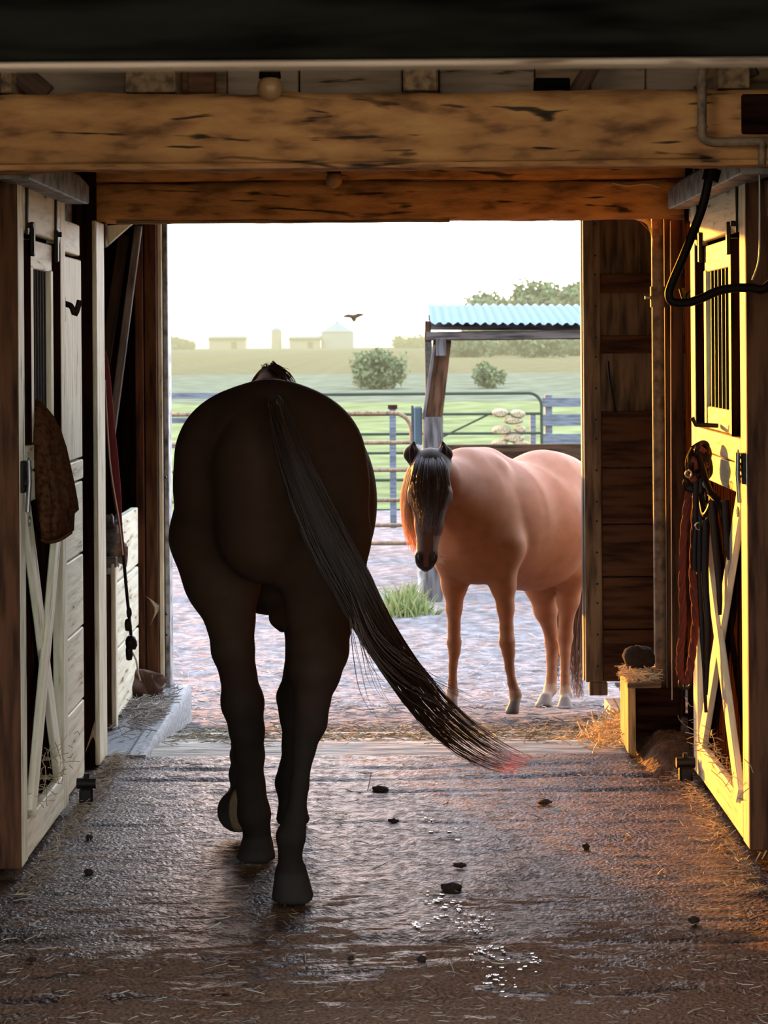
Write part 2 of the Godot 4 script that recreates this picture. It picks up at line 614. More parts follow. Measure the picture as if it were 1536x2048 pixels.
	var led2 := thing("ledge", "dirt-covered concrete ledge right of the ramp under the stall post", "ledge", Vector3.ZERO, "", "structure")
	var rf := grid(span(1.03, 3.0, 0.05), span(8.47, 10.22, 0.03), func(x: float, d: float) -> float: return 0.012 * f2.get_noise_2d(x * 0.7, d) + 0.02 * exp(-pow((d - 9.3) * 2.0, 2)))
	part(led2, "ledge_top", rf.done(), surf(Color(0.75, 0.68, 0.6), T.dirt, 1.0, 0.9, T.dirt_h, 1.5))
	bar(led2, "ledge_edge", Vector3(1.028, 0.0, -8.49), Vector3(1.005, 0.01, -9.0), 0.05, 0.035, Vector3(0.3, 1, 0), M.white_own)
	bar(led2, "ledge_edge", Vector3(1.005, -0.03, -9.0), Vector3(1.02, -0.08, -10.1), 0.10, 0.05, Vector3(0.0, 1, 0), M.concrete)

# a hewn timber: length along x, uneven faces; returns a mesh centred on the origin
func hewn(length: float, hgt: float, dep: float, sd: int, amp: float, step := 0.03) -> ArrayMesh:
	var n1 := noise(FastNoiseLite.TYPE_SIMPLEX_SMOOTH, 2.2, 3, sd)
	var n2 := noise(FastNoiseLite.TYPE_SIMPLEX_SMOOTH, 14.0, 3, sd + 100)
	var m := MB.new()
	var outline := []
	var per := 7
	var hy := hgt / 2
	var hz := dep / 2
	var cr := minf(hy, hz) * 0.12
	for side in 4:
		for k in per:
			var t := -1.0 + 2.0 * (k + 0.5) / per
			match side:
				0: outline.append([Vector2(t * (hy - cr), hz), Vector2(0, 1)])
				1: outline.append([Vector2(hy, -t * (hz - cr)), Vector2(1, 0)])
				2: outline.append([Vector2(-t * (hy - cr), -hz), Vector2(0, -1)])
				3: outline.append([Vector2(-hy, t * (hz - cr)), Vector2(-1, 0)])
	var rings := []
	for x in span(-length / 2, length / 2, step):
		var r := PackedVector3Array()
		for q in outline:
			var p := Vector3(x, q[0].x, q[0].y)
			var dsp := amp * n1.get_noise_3d(x * 0.5, p.y * 4, p.z * 4) + amp * 0.6 * n2.get_noise_3d(x * 0.35, p.y * 2.0, p.z * 2.0)
			r.append(p + Vector3(0, q[1].x, q[1].y) * dsp)
		rings.append(r)
	m.loft(rings)
	return m.done()


# ------------------------------------------------------------------ stall doors on both sides of the aisle
func aisle_doors() -> void:
	for s in [-1, 1]:
		var X: float = 1.19 if s < 0 else 1.108            # inner face of the door
		var n := 6.555 if s < 0 else 6.73                  # near and far edge of the door
		var f := 7.48 if s < 0 else 8.0
		var into: float = s                                  # away from the aisle
		var k1 := "door_1" if s < 0 else "door_2"
		var lab := "white sliding stall door with a barred window and a cross brace" if s < 0 else "sunlit golden sliding stall door hung with halters and ropes"
		var door := thing(k1, lab, "door", Vector3.ZERO, "", "structure")
		var wv: Material = M.white1
		var wz: Material = M.white2
		var st := 0.10 if s < 0 else 0.115                  # stile width
		var x0 := X * into
		var x1 := (X + 0.03) * into
		var xb := (X + 0.062) * into
		var top_y := 2.17
		# stiles, rails
		for e in [[n, n + st], [f - st, f]]:
			board(door, "stile", Vector3(x0, 0.025, -e[0]), Vector3(xb, top_y, -e[1]), wv)
		board(door, "edge_board", Vector3(x0 + 0.001 * into, 0.025, -n), Vector3(x0 + 0.09 * into, top_y, -n + 0.012), M.brown1)
		var a := n + st + 0.002
		var b := f - st - 0.002
		board(door, "rail", Vector3(x0, 2.02, -a), Vector3(x1, top_y, -b), wz)
		board(door, "rail", Vector3(x0, 1.255, -a), Vector3(x1, 1.335, -b), wz)
		board(door, "rail", Vector3(x0, 1.155, -a), Vector3(x1, 1.25, -b), wz)
		board(door, "rail", Vector3(x0, 0.03, -a), Vector3(x1, 0.15, -b), wz)
		# brown boards behind the lower cross
		var nb := 7
		for k in nb:
			var c0 := lerpf(a, b, float(k) / nb)
			var c1 := lerpf(a, b, float(k + 1) / nb) - 0.006
			board(door, "backing_board", Vector3(x1 + 0.004 * into, 0.03, -c0), Vector3(x1 + 0.022 * into, 1.25, -c1), M.dark1)
		# cross brace
		var zc := x0 + 0.012 * into
		bar(door, "brace", Vector3(zc, 1.145, -a - 0.05), Vector3(zc, 0.16, -b + 0.05), 0.085, 0.022, Vector3(-into, 0, 0), M.white_own)
		bar(door, "brace", Vector3(zc - 0.012 * into, 1.145, -b + 0.05), Vector3(zc - 0.012 * into, 0.16, -a - 0.05), 0.085, 0.022, Vector3(-into, 0, 0), M.white_own)
		# barred hatch in the window
		var g0 := lerpf(a, b, 0.20)
		var g1 := lerpf(a, b, 0.80)
		var hatch := part(door, "hatch", cbox(Vector3(0.024, 0.095, g1 - g0), 0.003), wz, Vector3(x0 + 0.02 * into, 1.955, -(g0 + g1) / 2))
		var rel := -hatch.position
		board(hatch, "hatch_rail", Vector3(x0 + 0.008 * into, 1.34, -g0) + rel, Vector3(x0 + 0.032 * into, 1.42, -g1) + rel, wz)
		for e in [[g0 - 0.005, g0 + 0.05], [g1 - 0.05, g1 + 0.005]]:
			board(hatch, "hatch_stile", Vector3(x0 + 0.004 * into, 1.34, -e[0]) + rel, Vector3(x0 + 0.03 * into, 1.915, -e[1]) + rel, wv)
		board(hatch, "hatch_shade_strip", Vector3(x0 + 0.003 * into, 1.335, -g0 + 0.009) + rel, Vector3(x0 + 0.05 * into, 2.0, -g0 + 0.005) + rel, M.dark1)  # dark strip imitates the shade on the end facing the viewer
		board(door, "stile_shade_strip", Vector3(x0 + 0.002 * into, 1.34, -b - 0.001), Vector3(x0 + 0.06 * into, 2.015, -b + 0.006), M.dark1)  # the same painted shade on the far stile
		board(door, "window_back", Vector3(x0 + 0.05 * into, 1.30, -a), Vector3(x0 + 0.06 * into, 2.06, -b), M.black_wood)  # black sheet stands in for the unlit stall behind the bars
		var nbars := 6
		for k in nbars:
			var zz := lerpf(g0 + 0.06, g1 - 0.06, (k + 0.5) / nbars)
			part(hatch, "grille_bar", rod([Vector3(0, -0.25, 0), Vector3(0, 0.25, 0)], 0.008), M.iron, Vector3(x0 + 0.022 * into, 1.668, -zz) + rel)
		for e in [g0 - 0.02, g1 + 0.02]:
			part(door, "hinge", cbox(Vector3(0.014, 0.11, 0.03), 0.003), M.iron, Vector3(x0 - 0.006 * into, 2.0, -e))
		# hangers: strap, rod and bolts up to the track
		for e in [n + 0.14, f - 0.22]:
			var hg := part(door, "hanger", cbox(Vector3(0.008, 0.20, 0.022), 0.002), M.iron, Vector3(x0 - 0.004 * into, 2.11, -e))
			for y in [-0.07, 0.07]:
				part(hg, "bolt", rod([Vector3(0.0, y, 0), Vector3(-0.02 * into, y, 0)], 0.009, 6), M.iron)
		# latch near the viewer's edge
		var ld := n + 0.035
		var latch := part(door, "latch", cbox(Vector3(0.012, 0.10, 0.05), 0.003), M.iron, Vector3(x0 - 0.006 * into, 1.245, -ld))
		part(latch, "bolt", rod([Vector3(-0.015 * into, 0.05, -0.01), Vector3(-0.018 * into, -0.02, 0), Vector3(-0.014 * into, -0.11, 0.012)], 0.008, 6), M.steel)
		var ring := []
		for k in 13:
			ring.append(Vector3(-0.02 * into, -0.125 - 0.014 + 0.014 * cos(TAU * k / 12), 0.012 + 0.011 * sin(TAU * k / 12)))
		part(latch, "ring", rod(ring, 0.0035, 6), M.steel)
		for k in 5:
			var lk := []
			for j in 9:
				lk.append(Vector3(-0.012 * into + 0.008 * sin(TAU * j / 8) * (k % 2), 0.045 - k * 0.02 + 0.013 * cos(TAU * j / 8), -0.022 + 0.008 * sin(TAU * j / 8) * ((k + 1) % 2)))
			part(latch, "chain_link", rod(lk, 0.003, 5), M.steel)
		var hook := part(door, "keeper", cbox(Vector3(0.045, 0.16, 0.006), 0.002), M.iron if s < 0 else M.steel, Vector3(x0 + 0.03 * into, 1.235, -n + 0.004))
		for y in [0.075, -0.075]:
			bar(hook, "keeper_arm", Vector3(0, y, 0), Vector3(0.032 * into, y * 1.45, 0.004), 0.008, 0.005, Vector3(0, 0, 1), M.cord)
		# box track above the door
		var track := part(self, "track_cover", track_mesh(f + 0.12 - 6.35), M.galv, Vector3((X - 0.02) * into, 2.21, -6.35))
		tag(track, "grey rounded track cover above the white stall door" if s < 0 else "grey rounded track cover above the sunlit stall door", "door track")
		part(track, "bracket", cbox(Vector3(0.05, 0.05, 0.04), 0.004), M.iron, Vector3(0.05 * into, -0.07, -(f + 0.05 - 6.35)))
		# stall front: boards above the door and beyond it, dark stall behind
		var wall := thing("wall_left_001" if s < 0 else "wall_right_001", "white boarded stall front beyond the left door" if s < 0 else "sunlit boarded stall front beyond the right door", "", Vector3.ZERO, "", "structure")
		board(wall, "header_board", Vector3((X + 0.07) * into, 2.05, -5.0), Vector3((X + 0.10) * into, 3.05, -8.5), M.grey2)
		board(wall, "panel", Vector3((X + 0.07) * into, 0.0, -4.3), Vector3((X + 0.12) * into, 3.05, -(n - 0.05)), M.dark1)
		board(wall, "panel", Vector3((X + 0.12) * into, 0.0, -4.3), Vector3(3.1 * into, 3.05, -4.25), M.white1)
		var p0 := f + 0.004
		var p1 := f + 0.60 if s < 0 else f + 0.14
		var joints := [0.0, 0.30, 0.58, 0.86, 1.14]
		for k in 4:
			board(wall, "plank", Vector3((X + 0.035) * into, joints[k] + 0.004, -p0), Vector3((X + 0.075) * into, joints[k + 1] - 0.004, -p1), M.white2)
		board(wall, "plank", Vector3((X + 0.032) * into, 1.146, -p0), Vector3((X + 0.075) * into, 1.22, -p1), M.white2)
		board(wall, "plank", Vector3((X + 0.035) * into, 1.228, -p0), Vector3((X + 0.075) * into, 1.985, -p1), M.white1)
		board(wall, "plank", Vector3((X + 0.04) * into, 2.0, -p0), Vector3((X + 0.075) * into, 2.12, -p1), M.white2)
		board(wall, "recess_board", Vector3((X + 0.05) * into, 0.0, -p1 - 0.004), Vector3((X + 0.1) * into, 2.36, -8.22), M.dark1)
		if s < 0:
			for k in 4:
				var mz := -p0 - 0.03 - k * 0.055
				part(wall, "pen_mark", rod([Vector3(-X - 0.0355, 1.487 - 0.004 * (k % 2), mz), Vector3(-X - 0.0355, 1.457, mz - 0.012 * (k % 3))], 0.0028, 5), M.iron)
		# what closes the stall off from the vestibule
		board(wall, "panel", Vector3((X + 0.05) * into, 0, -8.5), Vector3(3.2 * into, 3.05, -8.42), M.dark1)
		# hook and nails on the upright board
		var hk := part(wall, "hook", rod(curve([Vector3(0, 0.02, 0), Vector3(-0.03 * into, 0.01, 0.01), Vector3(-0.045 * into, -0.02, 0.01), Vector3(-0.06 * into, 0.03, 0.0)], 4), 0.011, 6), M.iron, Vector3((X + 0.035) * into, 1.79 if s < 0 else 1.83, -p0 - 0.16 if s < 0 else -p0 - 0.07))
		part(hk, "plate", cbox(Vector3(0.01, 0.09, 0.07), 0.002), M.iron)
		# floor guide at the far corner of the door
		var gd := thing("door_guide", "dark iron floor guide at the foot of the white door" if s < 0 else "dark iron floor guide at the foot of the golden door", "door guide", Vector3((X - 0.045) * into, 0, -(f + (0.12 if s < 0 else -0.10))))
		part(gd, "post", cbox(Vector3(0.05, 0.06, 0.05), 0.008), M.iron, Vector3(0, 0.028, 0))
		part(gd, "roller", rod([Vector3(-0.035, 0, 0), Vector3(0.035, 0, 0)], 0.02, 10), M.iron, Vector3(0, 0.072, 0))
		part(gd, "bolt", rod([Vector3(0, 0, 0), Vector3(0, 0.018, 0)], 0.01, 6), M.iron, Vector3(0, 0.09, 0))
		# old straw caught on the bottom rail
		var sm := straw_mesh(70, Vector3(0.02, 0.05, (b - a) * 0.32), 0.05)
		top("straw", sm, M.straw, "straw caught on the bottom rail of the white door" if s < 0 else "straw caught on the bottom rail of the golden door", "straw", Vector3((X + 0.012) * into, 0.165, -(a + b) / 2 - 0.05), "", "stuff")
	# posts where the stall fronts end
	var lp := thing("post", "white-faced corner post ending the left stall front", "post", Vector3.ZERO, "", "structure")
	board(lp, "timber", Vector3(-1.215, 0, -8.26), Vector3(-1.30, 2.36, -8.44), M.dark1)
	board(lp, "facing", Vector3(-1.195, 0, -8.28), Vector3(-1.213, 2.15, -8.50), M.white1)
	board(lp, "facing", Vector3(-1.20, 0, -8.445), Vector3(-1.30, 2.15, -8.465), M.white1)
	var rp := thing("post", "brown square post ending the right stall front", "post", Vector3.ZERO, "", "structure")
	board(rp, "timber", Vector3(1.10, 0.0, -8.68), Vector3(1.17, 2.36, -8.80), M.brown1)
	board(rp, "facing", Vector3(1.14, 0.0, -8.2), Vector3(1.16, 2.2, -8.395), M.dark1)

func track_mesh(length: float) -> ArrayMesh:
	var m := MB.new()
	var rings := []
	for k in 8:
		var z := -length * k / 6.0
		var g := 1.0
		if k >= 6:
			z = -length + 0.0
			g = 1.0
		if k == 7:
			z = -length - 0.03
			g = 0.8
		var r := PackedVector3Array()
		for q in [[-0.055, -0.045], [-0.055, 0.03], [-0.045, 0.045], [-0.02, 0.052], [0.02, 0.052], [0.045, 0.045], [0.055, 0.03], [0.055, -0.045], [0.047, -0.05], [-0.047, -0.05]]:
			r.append(Vector3(q[0] * g, q[1] * g, z))
		rings.append(r)
	rings.remove_at(6)
	m.loft(rings)
	return m.done()

func straw_mesh(count: int, spread: Vector3, length: float) -> ArrayMesh:
	var m := MB.new()
	for k in count:
		var c := Vector3(rng.randfn() * spread.x, absf(rng.randfn()) * spread.y, rng.randfn() * spread.z)
		var dir := Vector3(rng.randfn(), rng.randfn() * 0.5, rng.randfn()).normalized() * length * rng.randf_range(0.4, 1.0)
		var g := rng.randf_range(0.5, 1.0)
		m.col = Color(0.62 * g, 0.50 * g, 0.30 * g)
		var bend := Vector3(rng.randfn(), rng.randfn(), rng.randfn()) * length * 0.12
		m.tube([c - dir, c + bend, c + dir], [0.0016], 3, false)
	return m.done(true)


# ------------------------------------------------------------------ between the stalls and the doorway
func vestibule() -> void:
	# left door jamb with its metal edge strips
	var j := thing("door_jamb", "brown left jamb of the doorway with pale metal edge strips", "door jamb", Vector3.ZERO, "", "structure")
	board(j, "stud", Vector3(-1.275, -0.02, -10.10), Vector3(-1.235, 2.42, -10.20), M.brown1)
	board(j, "stud", Vector3(-1.232, -0.02, -10.12), Vector3(-1.172, 2.42, -10.21), M.brown1)
	board(j, "trim_strip", Vector3(-1.170, 0.0, -10.14), Vector3(-1.148, 2.42, -10.21), M.white1)
	board(j, "trim_strip", Vector3(-1.146, -0.08, -10.16), Vector3(-1.122, 2.42, -10.30), M.galv)
	for y in [0.26, 0.36, 1.02]:
		part(j, "nail", rod([Vector3(0, 0, 0), Vector3(0, 0, 0.03)], 0.006, 6), M.iron, Vector3(-1.135, y, -10.15))
	# braces on the dark wall
	bar(self, "wall_brace", P(277, 452, 10.05), P(222, 880, 10.05), 0.036, 0.03, Vector3(0, 0, 1), M.grey_own)
	tag(get_child(-1), "pale diagonal brace on the dark wall beside the left jamb", "brace")
	bar(self, "wall_brace", P(248, 470, 10.12), P(205, 760, 10.12), 0.05, 0.03, Vector3(0, 0, 1), M.brown_own)
	tag(get_child(-1), "brown diagonal brace behind the pale one on the dark wall", "brace")
	# corner bracket and stub under the header
	var br := thing("corner_bracket", "white triangular corner bracket under the header at left", "bracket")
	var m := MB.new()
	var pts := pxs([[210, 452, 8.62], [266, 446, 8.62], [258, 452, 8.62], [222, 484, 8.62], [211, 494, 8.62]])
	var ring2 := PackedVector3Array()
	var ring1 := PackedVector3Array(pts)
	for p: Vector3 in pts:
		ring2.append(p + Vector3(0, 0, -0.04))
	m.loft([ring1, ring2])
	part(br, "gusset", m.done(), M.white_own)
	board(br, "stub", P(193, 440, 8.58), P(211, 494, 8.52), M.brown1)
	# low white wall with a brown end board
	var low := thing("half_wall", "low white boarded half wall with a brown end beside the left jamb", "half wall")
	board(low, "end_board", P(204, 1150, 9.05), Vector3(-1.255, 0.0, -9.08), M.brown1)
	board(low, "corner_trim", Vector3(-1.253, 0.0, -9.04), Vector3(-1.232, 0.72, -9.10), M.white1)
	board(low, "cap", P(204, 1136, 9.04), Vector3(-1.228, 0.745, -9.16), M.grey0)
	var hs := [0.02, 0.33, 0.62, 0.90]
	for k in 3:
		board(low, "plank", Vector3(-1.25, hs[k], -9.11), Vector3(-1.285, hs[k + 1] - 0.012, -9.97), M.white2)
	var mm := MB.new()
	mm.ball(Vector3.ZERO, Vector3(0.05, 0.10, 0.05), 22, noise(FastNoiseLite.TYPE_SIMPLEX, 1.6, 3, 5), 0.9)
	top("rag", mm.done(), M.grey0, "grey bundled rag stuffed on top of the half wall cap", "rag", P(224, 1085, 9.12), "")
	# sack-like brown stone on the ledge
	var sk := MB.new()
	var sr := []
	var lump := noise(FastNoiseLite.TYPE_SIMPLEX, 1.1, 3, 23)
	for q in [[0.0, 0.10, 0.10], [0.02, 0.115, 0.12], [0.05, 0.112, 0.115], [0.08, 0.105, 0.105], [0.105, 0.09, 0.09], [0.125, 0.07, 0.07], [0.135, 0.03, 0.03]]:
		var r := PackedVector3Array()
		for k in 36:
			var a := TAU * k / 36
			var wv := 1.0 + 0.9 * lump.get_noise_3d(cos(a) * 0.8, q[0] * 9.0, sin(a) * 0.8)
			r.append(Vector3(cos(a) * q[1] * wv, q[0], sin(a) * q[2] * wv))
		sr.append(r)
	sk.loft(sr)
	top("sack", sk.done(), surf(Color(0.34, 0.22, 0.14), T.cloth, 5.0, 1.0, T.cloth, 0.3), "crumpled brown sack on the ledge at the foot of the left jamb", "sack", Vector3(-1.24, 0.0, -9.86))
	# exterior sliding door, half open, seen from inside
	var door := thing("door_3", "exterior sliding barn door standing half open at right", "door", Vector3.ZERO, "", "structure")
	var x0 := 0.905
	board(door, "edge_stile", Vector3(x0, -0.02, -10.36), Vector3(x0 + 0.085, 2.6, -10.46), M.tan1)
	board(door, "edge_lip", Vector3(x0 - 0.006, -0.02, -10.40), Vector3(x0 - 0.001, 2.6, -10.47), M.grey1)
	for k in 17:
		part(door, "bolt_hole", rod([Vector3(0, 0, 0), Vector3(0, 0, 0.004)], 0.0055, 8), M.iron, Vector3(x0 + 0.06, 0.06 + k * 0.135 + 0.02 * (k % 3), -10.36))
	for k in 4:
		var bx := x0 + 0.087 + k * 0.19
		board(door, "siding_board", Vector3(bx, -0.02, -10.43 - 0.004 * (k % 2)), Vector3(bx + 0.195, 2.6, -10.45 - 0.004 * (k % 2)), M.tan1)
	for y in [[1.90, 1.995], [1.60, 1.69]]:
		board(door, "girt", Vector3(x0 + 0.087, y[0], -10.37), Vector3(x0 + 0.80, y[1], -10.428), M.brown0)
	var ys := [-0.02, 0.24, 0.50, 0.76, 1.04, 1.32]
	for k in 5:
		board(door, "kick_board", Vector3(x0 + 0.087, ys[k], -10.375), Vector3(x0 + 0.80, ys[k + 1] - 0.006, -10.428), M.brown0)
	board(door, "guide_block", Vector3(x0 + 0.02, -0.09, -10.38), Vector3(x0 + 0.11, -0.025, -10.44), M.tan1)
	top("strap", rod(curve(pxs([[1216, 722, 10.3], [1219, 755, 10.3], [1225, 790, 10.3], [1231, 824, 10.32]]), 4), 0.006, 6), M.leather, "short dark strap hanging on the boards of the exterior door", "strap")
	# pale pipe standing on the wooden box, with its clamp
	var pp := thing("pipe", "upright pipe with an iron clamp standing beside the right post", "pipe")
	part(pp, "tube", rod([Vector3(1.072, 0.0, -8.72), Vector3(1.072, 2.17, -8.72)], 0.026, 16), M.pipe_paint)
	part(pp, "clamp", rod([Vector3(1.072, 1.80, -8.72), Vector3(1.072, 1.885, -8.72)], 0.032, 16), M.pipe_paint)
	part(pp, "clamp_bolt", rod([Vector3(1.04, 1.84, -8.72), Vector3(1.018, 1.84, -8.72)], 0.007, 6), M.steel)
	# wooden box beside the ramp, its end board coloured pale yellow to imitate sunlight
	var bx := thing("feed_box", "low dark wooden box with sunlight painted into its end board beside the ramp", "box")
	board(bx, "front_board", Vector3(0.93, 0.085, -8.36), Vector3(1.107, 0.275, -8.385), M.dark0)
	board(bx, "end_board", Vector3(0.898, 0.015, -8.355), Vector3(0.928, 0.29, -8.66), wood(Color(0.74, 0.60, 0.40), 1, T.grain, 0.8, 0.4))
	board(bx, "lid", Vector3(0.895, 0.278, -8.35), Vector3(1.03, 0.30, -8.66), M.tan0)
	board(bx, "back_board", Vector3(0.93, 0.02, -8.63), Vector3(1.02, 0.275, -8.655), M.dark0)
	var bl := MB.new()
	bl.ball(Vector3.ZERO, Vector3(0.065, 0.06, 0.055), 14, noise(FastNoiseLite.TYPE_SIMPLEX, 1.2, 3, 8), 0.3)
	top("stone", bl.done(), M.clod, "dark round stone resting on the wooden box beside the pipe", "stone", Vector3(0.965, 0.36, -8.58))


	var f2 := noise(FastNoiseLite.TYPE_SIMPLEX_SMOOTH, 9.0, 4, 24)
	var mound := grid(span(0.92, 1.3, 0.02), span(7.98, 8.72, 0.02), func(x: float, d: float) -> float: return -0.015 + 0.125 * smoothstep(7.98, 8.34, d) * smoothstep(0.92, 1.02, x) + 0.018 * f2.get_noise_2d(x, d))
	top("dirt_mound", mound.done(), surf(Color(0.62, 0.50, 0.40), T.dirt, 1.6, 0.95, T.dirt_h, 1.5), "mound of dirt and old straw in front of the wooden box", "dirt", Vector3.ZERO, "", "stuff")
	# cobwebs
	for q in [[[1246, 436, 8.62], [1306, 436, 8.66], [1306, 500, 8.70], "golden cobweb in the upper right corner of the doorway"], [[288, 1190, 10.08], [322, 1212, 10.08], [300, 1250, 10.08], "torn cobweb on the left jamb"], [[166, 1520, 8.2], [190, 1440, 8.25], [196, 1530, 8.25], "dusty cobweb at the foot of the left corner post"]]:
		var web := MB.new()
		var a := P(q[0][0], q[0][1], q[0][2])
		var b := P(q[1][0], q[1][1], q[1][2])
		var c := P(q[2][0], q[2][1], q[2][2])
		for k in 32:
			var u := rng.randf()
			var p := a.lerp(b, u)
			var e := b.lerp(c, clampf(u + rng.randf_range(-0.12, 0.12), 0, 1))
			var mid := (p + e) / 2 + (b - (p + e) / 2) * rng.randf_range(0.05, 0.4) + Vector3(0, 0, rng.randf_range(-0.02, 0.02))
			web.tube([p, p.lerp(mid, 0.6), mid, mid.lerp(e, 0.4), e], [0.00045], 3, false)
		top("cobweb", web.done(), M.web, q[3], "cobweb", Vector3.ZERO, "", "stuff")


# ------------------------------------------------------------------ beams, ceiling pieces, pipes, lamps
func overhead() -> void:
	# dark header close to the viewer, with its pale bottom strip
	var hd := thing("beam", "near black header beam across the top with a pale bottom strip", "beam", Vector3.ZERO, "", "structure")
	board(hd, "board", Vector3(-1.3, 1.992, -2.5), Vector3(1.3, 2.30, -2.56), M.black_wood, 0.002)
	board(hd, "strip", Vector3(-1.3, 1.984, -2.51), Vector3(1.3, 1.991, -2.55), M.lime, 0.002)
	# main beam
	var mb := hewn(2.75, 0.222, 0.19, 61, 0.012, 0.025)
	var b1 := top("beam", mb, M.beam, "heavy cracked timber beam spanning the aisle above both doors", "beam", Vector3(0, 2.287, -6.28), "", "structure")
	b1.rotation_degrees.z = 0.0
	var led := hewn(2.75, 0.02, 0.05, 62, 0.004, 0.04)
	part(b1, "bottom_lath", led, M.beam, Vector3(0, -0.108, 0.095))
	# the header where the stalls end, with a thinner plank above
	var b2 := top("beam", hewn(2.6, 0.155, 0.12, 63, 0.010, 0.025), M.beam, "rough lower header beam above the open doorway", "beam", Vector3(-0.05, 2.235, -8.55), "", "structure")
	part(b2, "upper_plank", hewn(2.6, 0.06, 0.10, 64, 0.008, 0.03), M.beam, Vector3(0, 0.112, 0.01))
	part(b2, "bottom_lath", hewn(1.35, 0.014, 0.06, 65, 0.006, 0.03), M.tan0, Vector3(-0.42, -0.08, 0.02))
	board(b2, "filler_board", Vector3(-1.3, 0.14, -0.02), Vector3(1.3, 0.81, -0.06), M.dark0)
	# blocking boards and joist ends above the main beam
	var cl := thing("trim_1", "pale blocking boards between the ceiling joists above the main beam", "", Vector3.ZERO, "", "structure")
	var zb := 6.42
	for q in [[-10, 60], [62, 250], [352, 452], [455, 596], [600, 803], [806, 876], [880, 1068], [1072, 1180], [1184, 1290], [1293, 1400], [1402, 1545]]:
		var a := P(q[0], 196, zb)
		var b := P(q[1], 60, zb)
		var pale: bool = q[0] in [62, 455, 600, 880, 1184, 1293]
		board(cl, "blocking_board", Vector3(a.x, 2.39, -zb), Vector3(b.x, 3.05, -zb - 0.03), M.lime if pale else M.tan0)
	for q in [[250, 350], [808, 874], [0, 22], [1436, 1500]]:
		var a := P(q[0], 192, 6.2)
		var b := P(q[1], 100, 6.2)
		var jo := board(self, "joist", Vector3(a.x, 2.402, -6.2), Vector3(b.x, 3.04, -6.41), M.tan2)
		var where: String = {250: "left of the dusty bulb", 808: "right of the dusty bulb", 0: "at the left end of the main beam", 1436: "behind the bent pipe"}[q[0]]
		tag(jo, "sawn joist end resting on the main beam " + where, "joist", "", "structure")
	bar(self, "joist_brace", P(1150, 190, 6.3), P(1192, 120, 6.3), 0.05, 0.03, Vector3(0, 0, 1), M.brown_own)
	tag(get_child(-1), "slanting brown brace between joists right of the black block", "brace")
	bar(self, "joist_brace", P(92, 192, 6.3), P(10, 120, 6.3), 0.07, 0.03, Vector3(0, 0, 1), M.brown_own)
	tag(get_child(-1), "slanting brown brace between joists in the upper left", "brace")
	bar(self, "joist_brace", P(1395, 190, 6.33), P(1510, 132, 6.25), 0.055, 0.03, Vector3(0, 0, 1), M.brown_own)
	tag(get_child(-1), "pale slanting brace running up behind the bent pipe", "brace")
	board(self, "wood_block", P(1071, 186, 6.24), P(1136, 162, 6.32), M.black_wood)
	tag(get_child(-1), "small black block lying on top of the main beam", "block")
	board(self, "wood_block", P(375, 186, 6.3), P(432, 138, 6.36), M.brown0)
	tag(get_child(-1), "brown wood block set back between two joists left of the bulb", "block")
	# dusty bulbs
	for q in [[540, 176, 6.12, 26.0, "dusty unlit light bulb hanging below the near header"], [668, 360, 8.42, 17.0, "small dusty unlit bulb against the lower header"]]:
		var r := R(q[3], q[2])
		var bulb := thing("light_bulb", q[4], "bulb", P(q[0], q[1], q[2]))
		var g := MB.new()
		g.ball(Vector3.ZERO, Vector3(r, r, r), 16)
		part(bulb, "globe", g.done(), mat(Color(0.62, 0.48, 0.32), 0.35))
		var sc := MB.new()
		sc.tube([Vector3(0, r * 0.75, 0), Vector3(0, r * 1.3, 0), Vector3(0, r * 1.9, 0)], [r * 0.85, r * 0.8, r * 0.8], 14)
		part(bulb, "socket", sc.done(), M.dark1)
		if q[2] < 7.0:
			part(bulb, "stem", rod([Vector3(0, r * 1.8, 0), Vector3(0, 0.27, 0)], 0.012), M.pipe_paint)
	# bent water pipe at the right end of the main beam
	var wp := thing("water_pipe", "bent tan water pipe fixed across the right end of the main beam", "pipe")
	part(wp, "tube", rod(curve([P(1404, 90, 6.13), P(1404, 150, 6.13), P(1404, 250, 6.13), P(1406, 274, 6.13), P(1424, 284, 6.13), P(1460, 284, 6.12), P(1545, 282, 6.1)], 5), R(9.5, 6.13), 12), M.pipe_paint)
	part(wp, "elbow", rod([P(1404, 252, 6.13), P(1404, 256, 6.13)], R(11.5, 6.13), 12), M.pipe_paint)
	part(wp, "elbow", rod([P(1404, 168, 6.13), P(1404, 174, 6.13)], R(11.5, 6.13), 12), M.pipe_paint)
	part(wp, "down_tube", rod([P(1526, 284, 6.1), P(1524, 330, 6.1)], R(8, 6.1), 10), M.pipe_paint)
	# side board at the upper right end
	board(self, "wood_block", P(1484, 188, 6.15), P(1545, 268, 6.17), M.dark0)
	tag(get_child(-1), "dark square board at the right end of the main beam", "board")


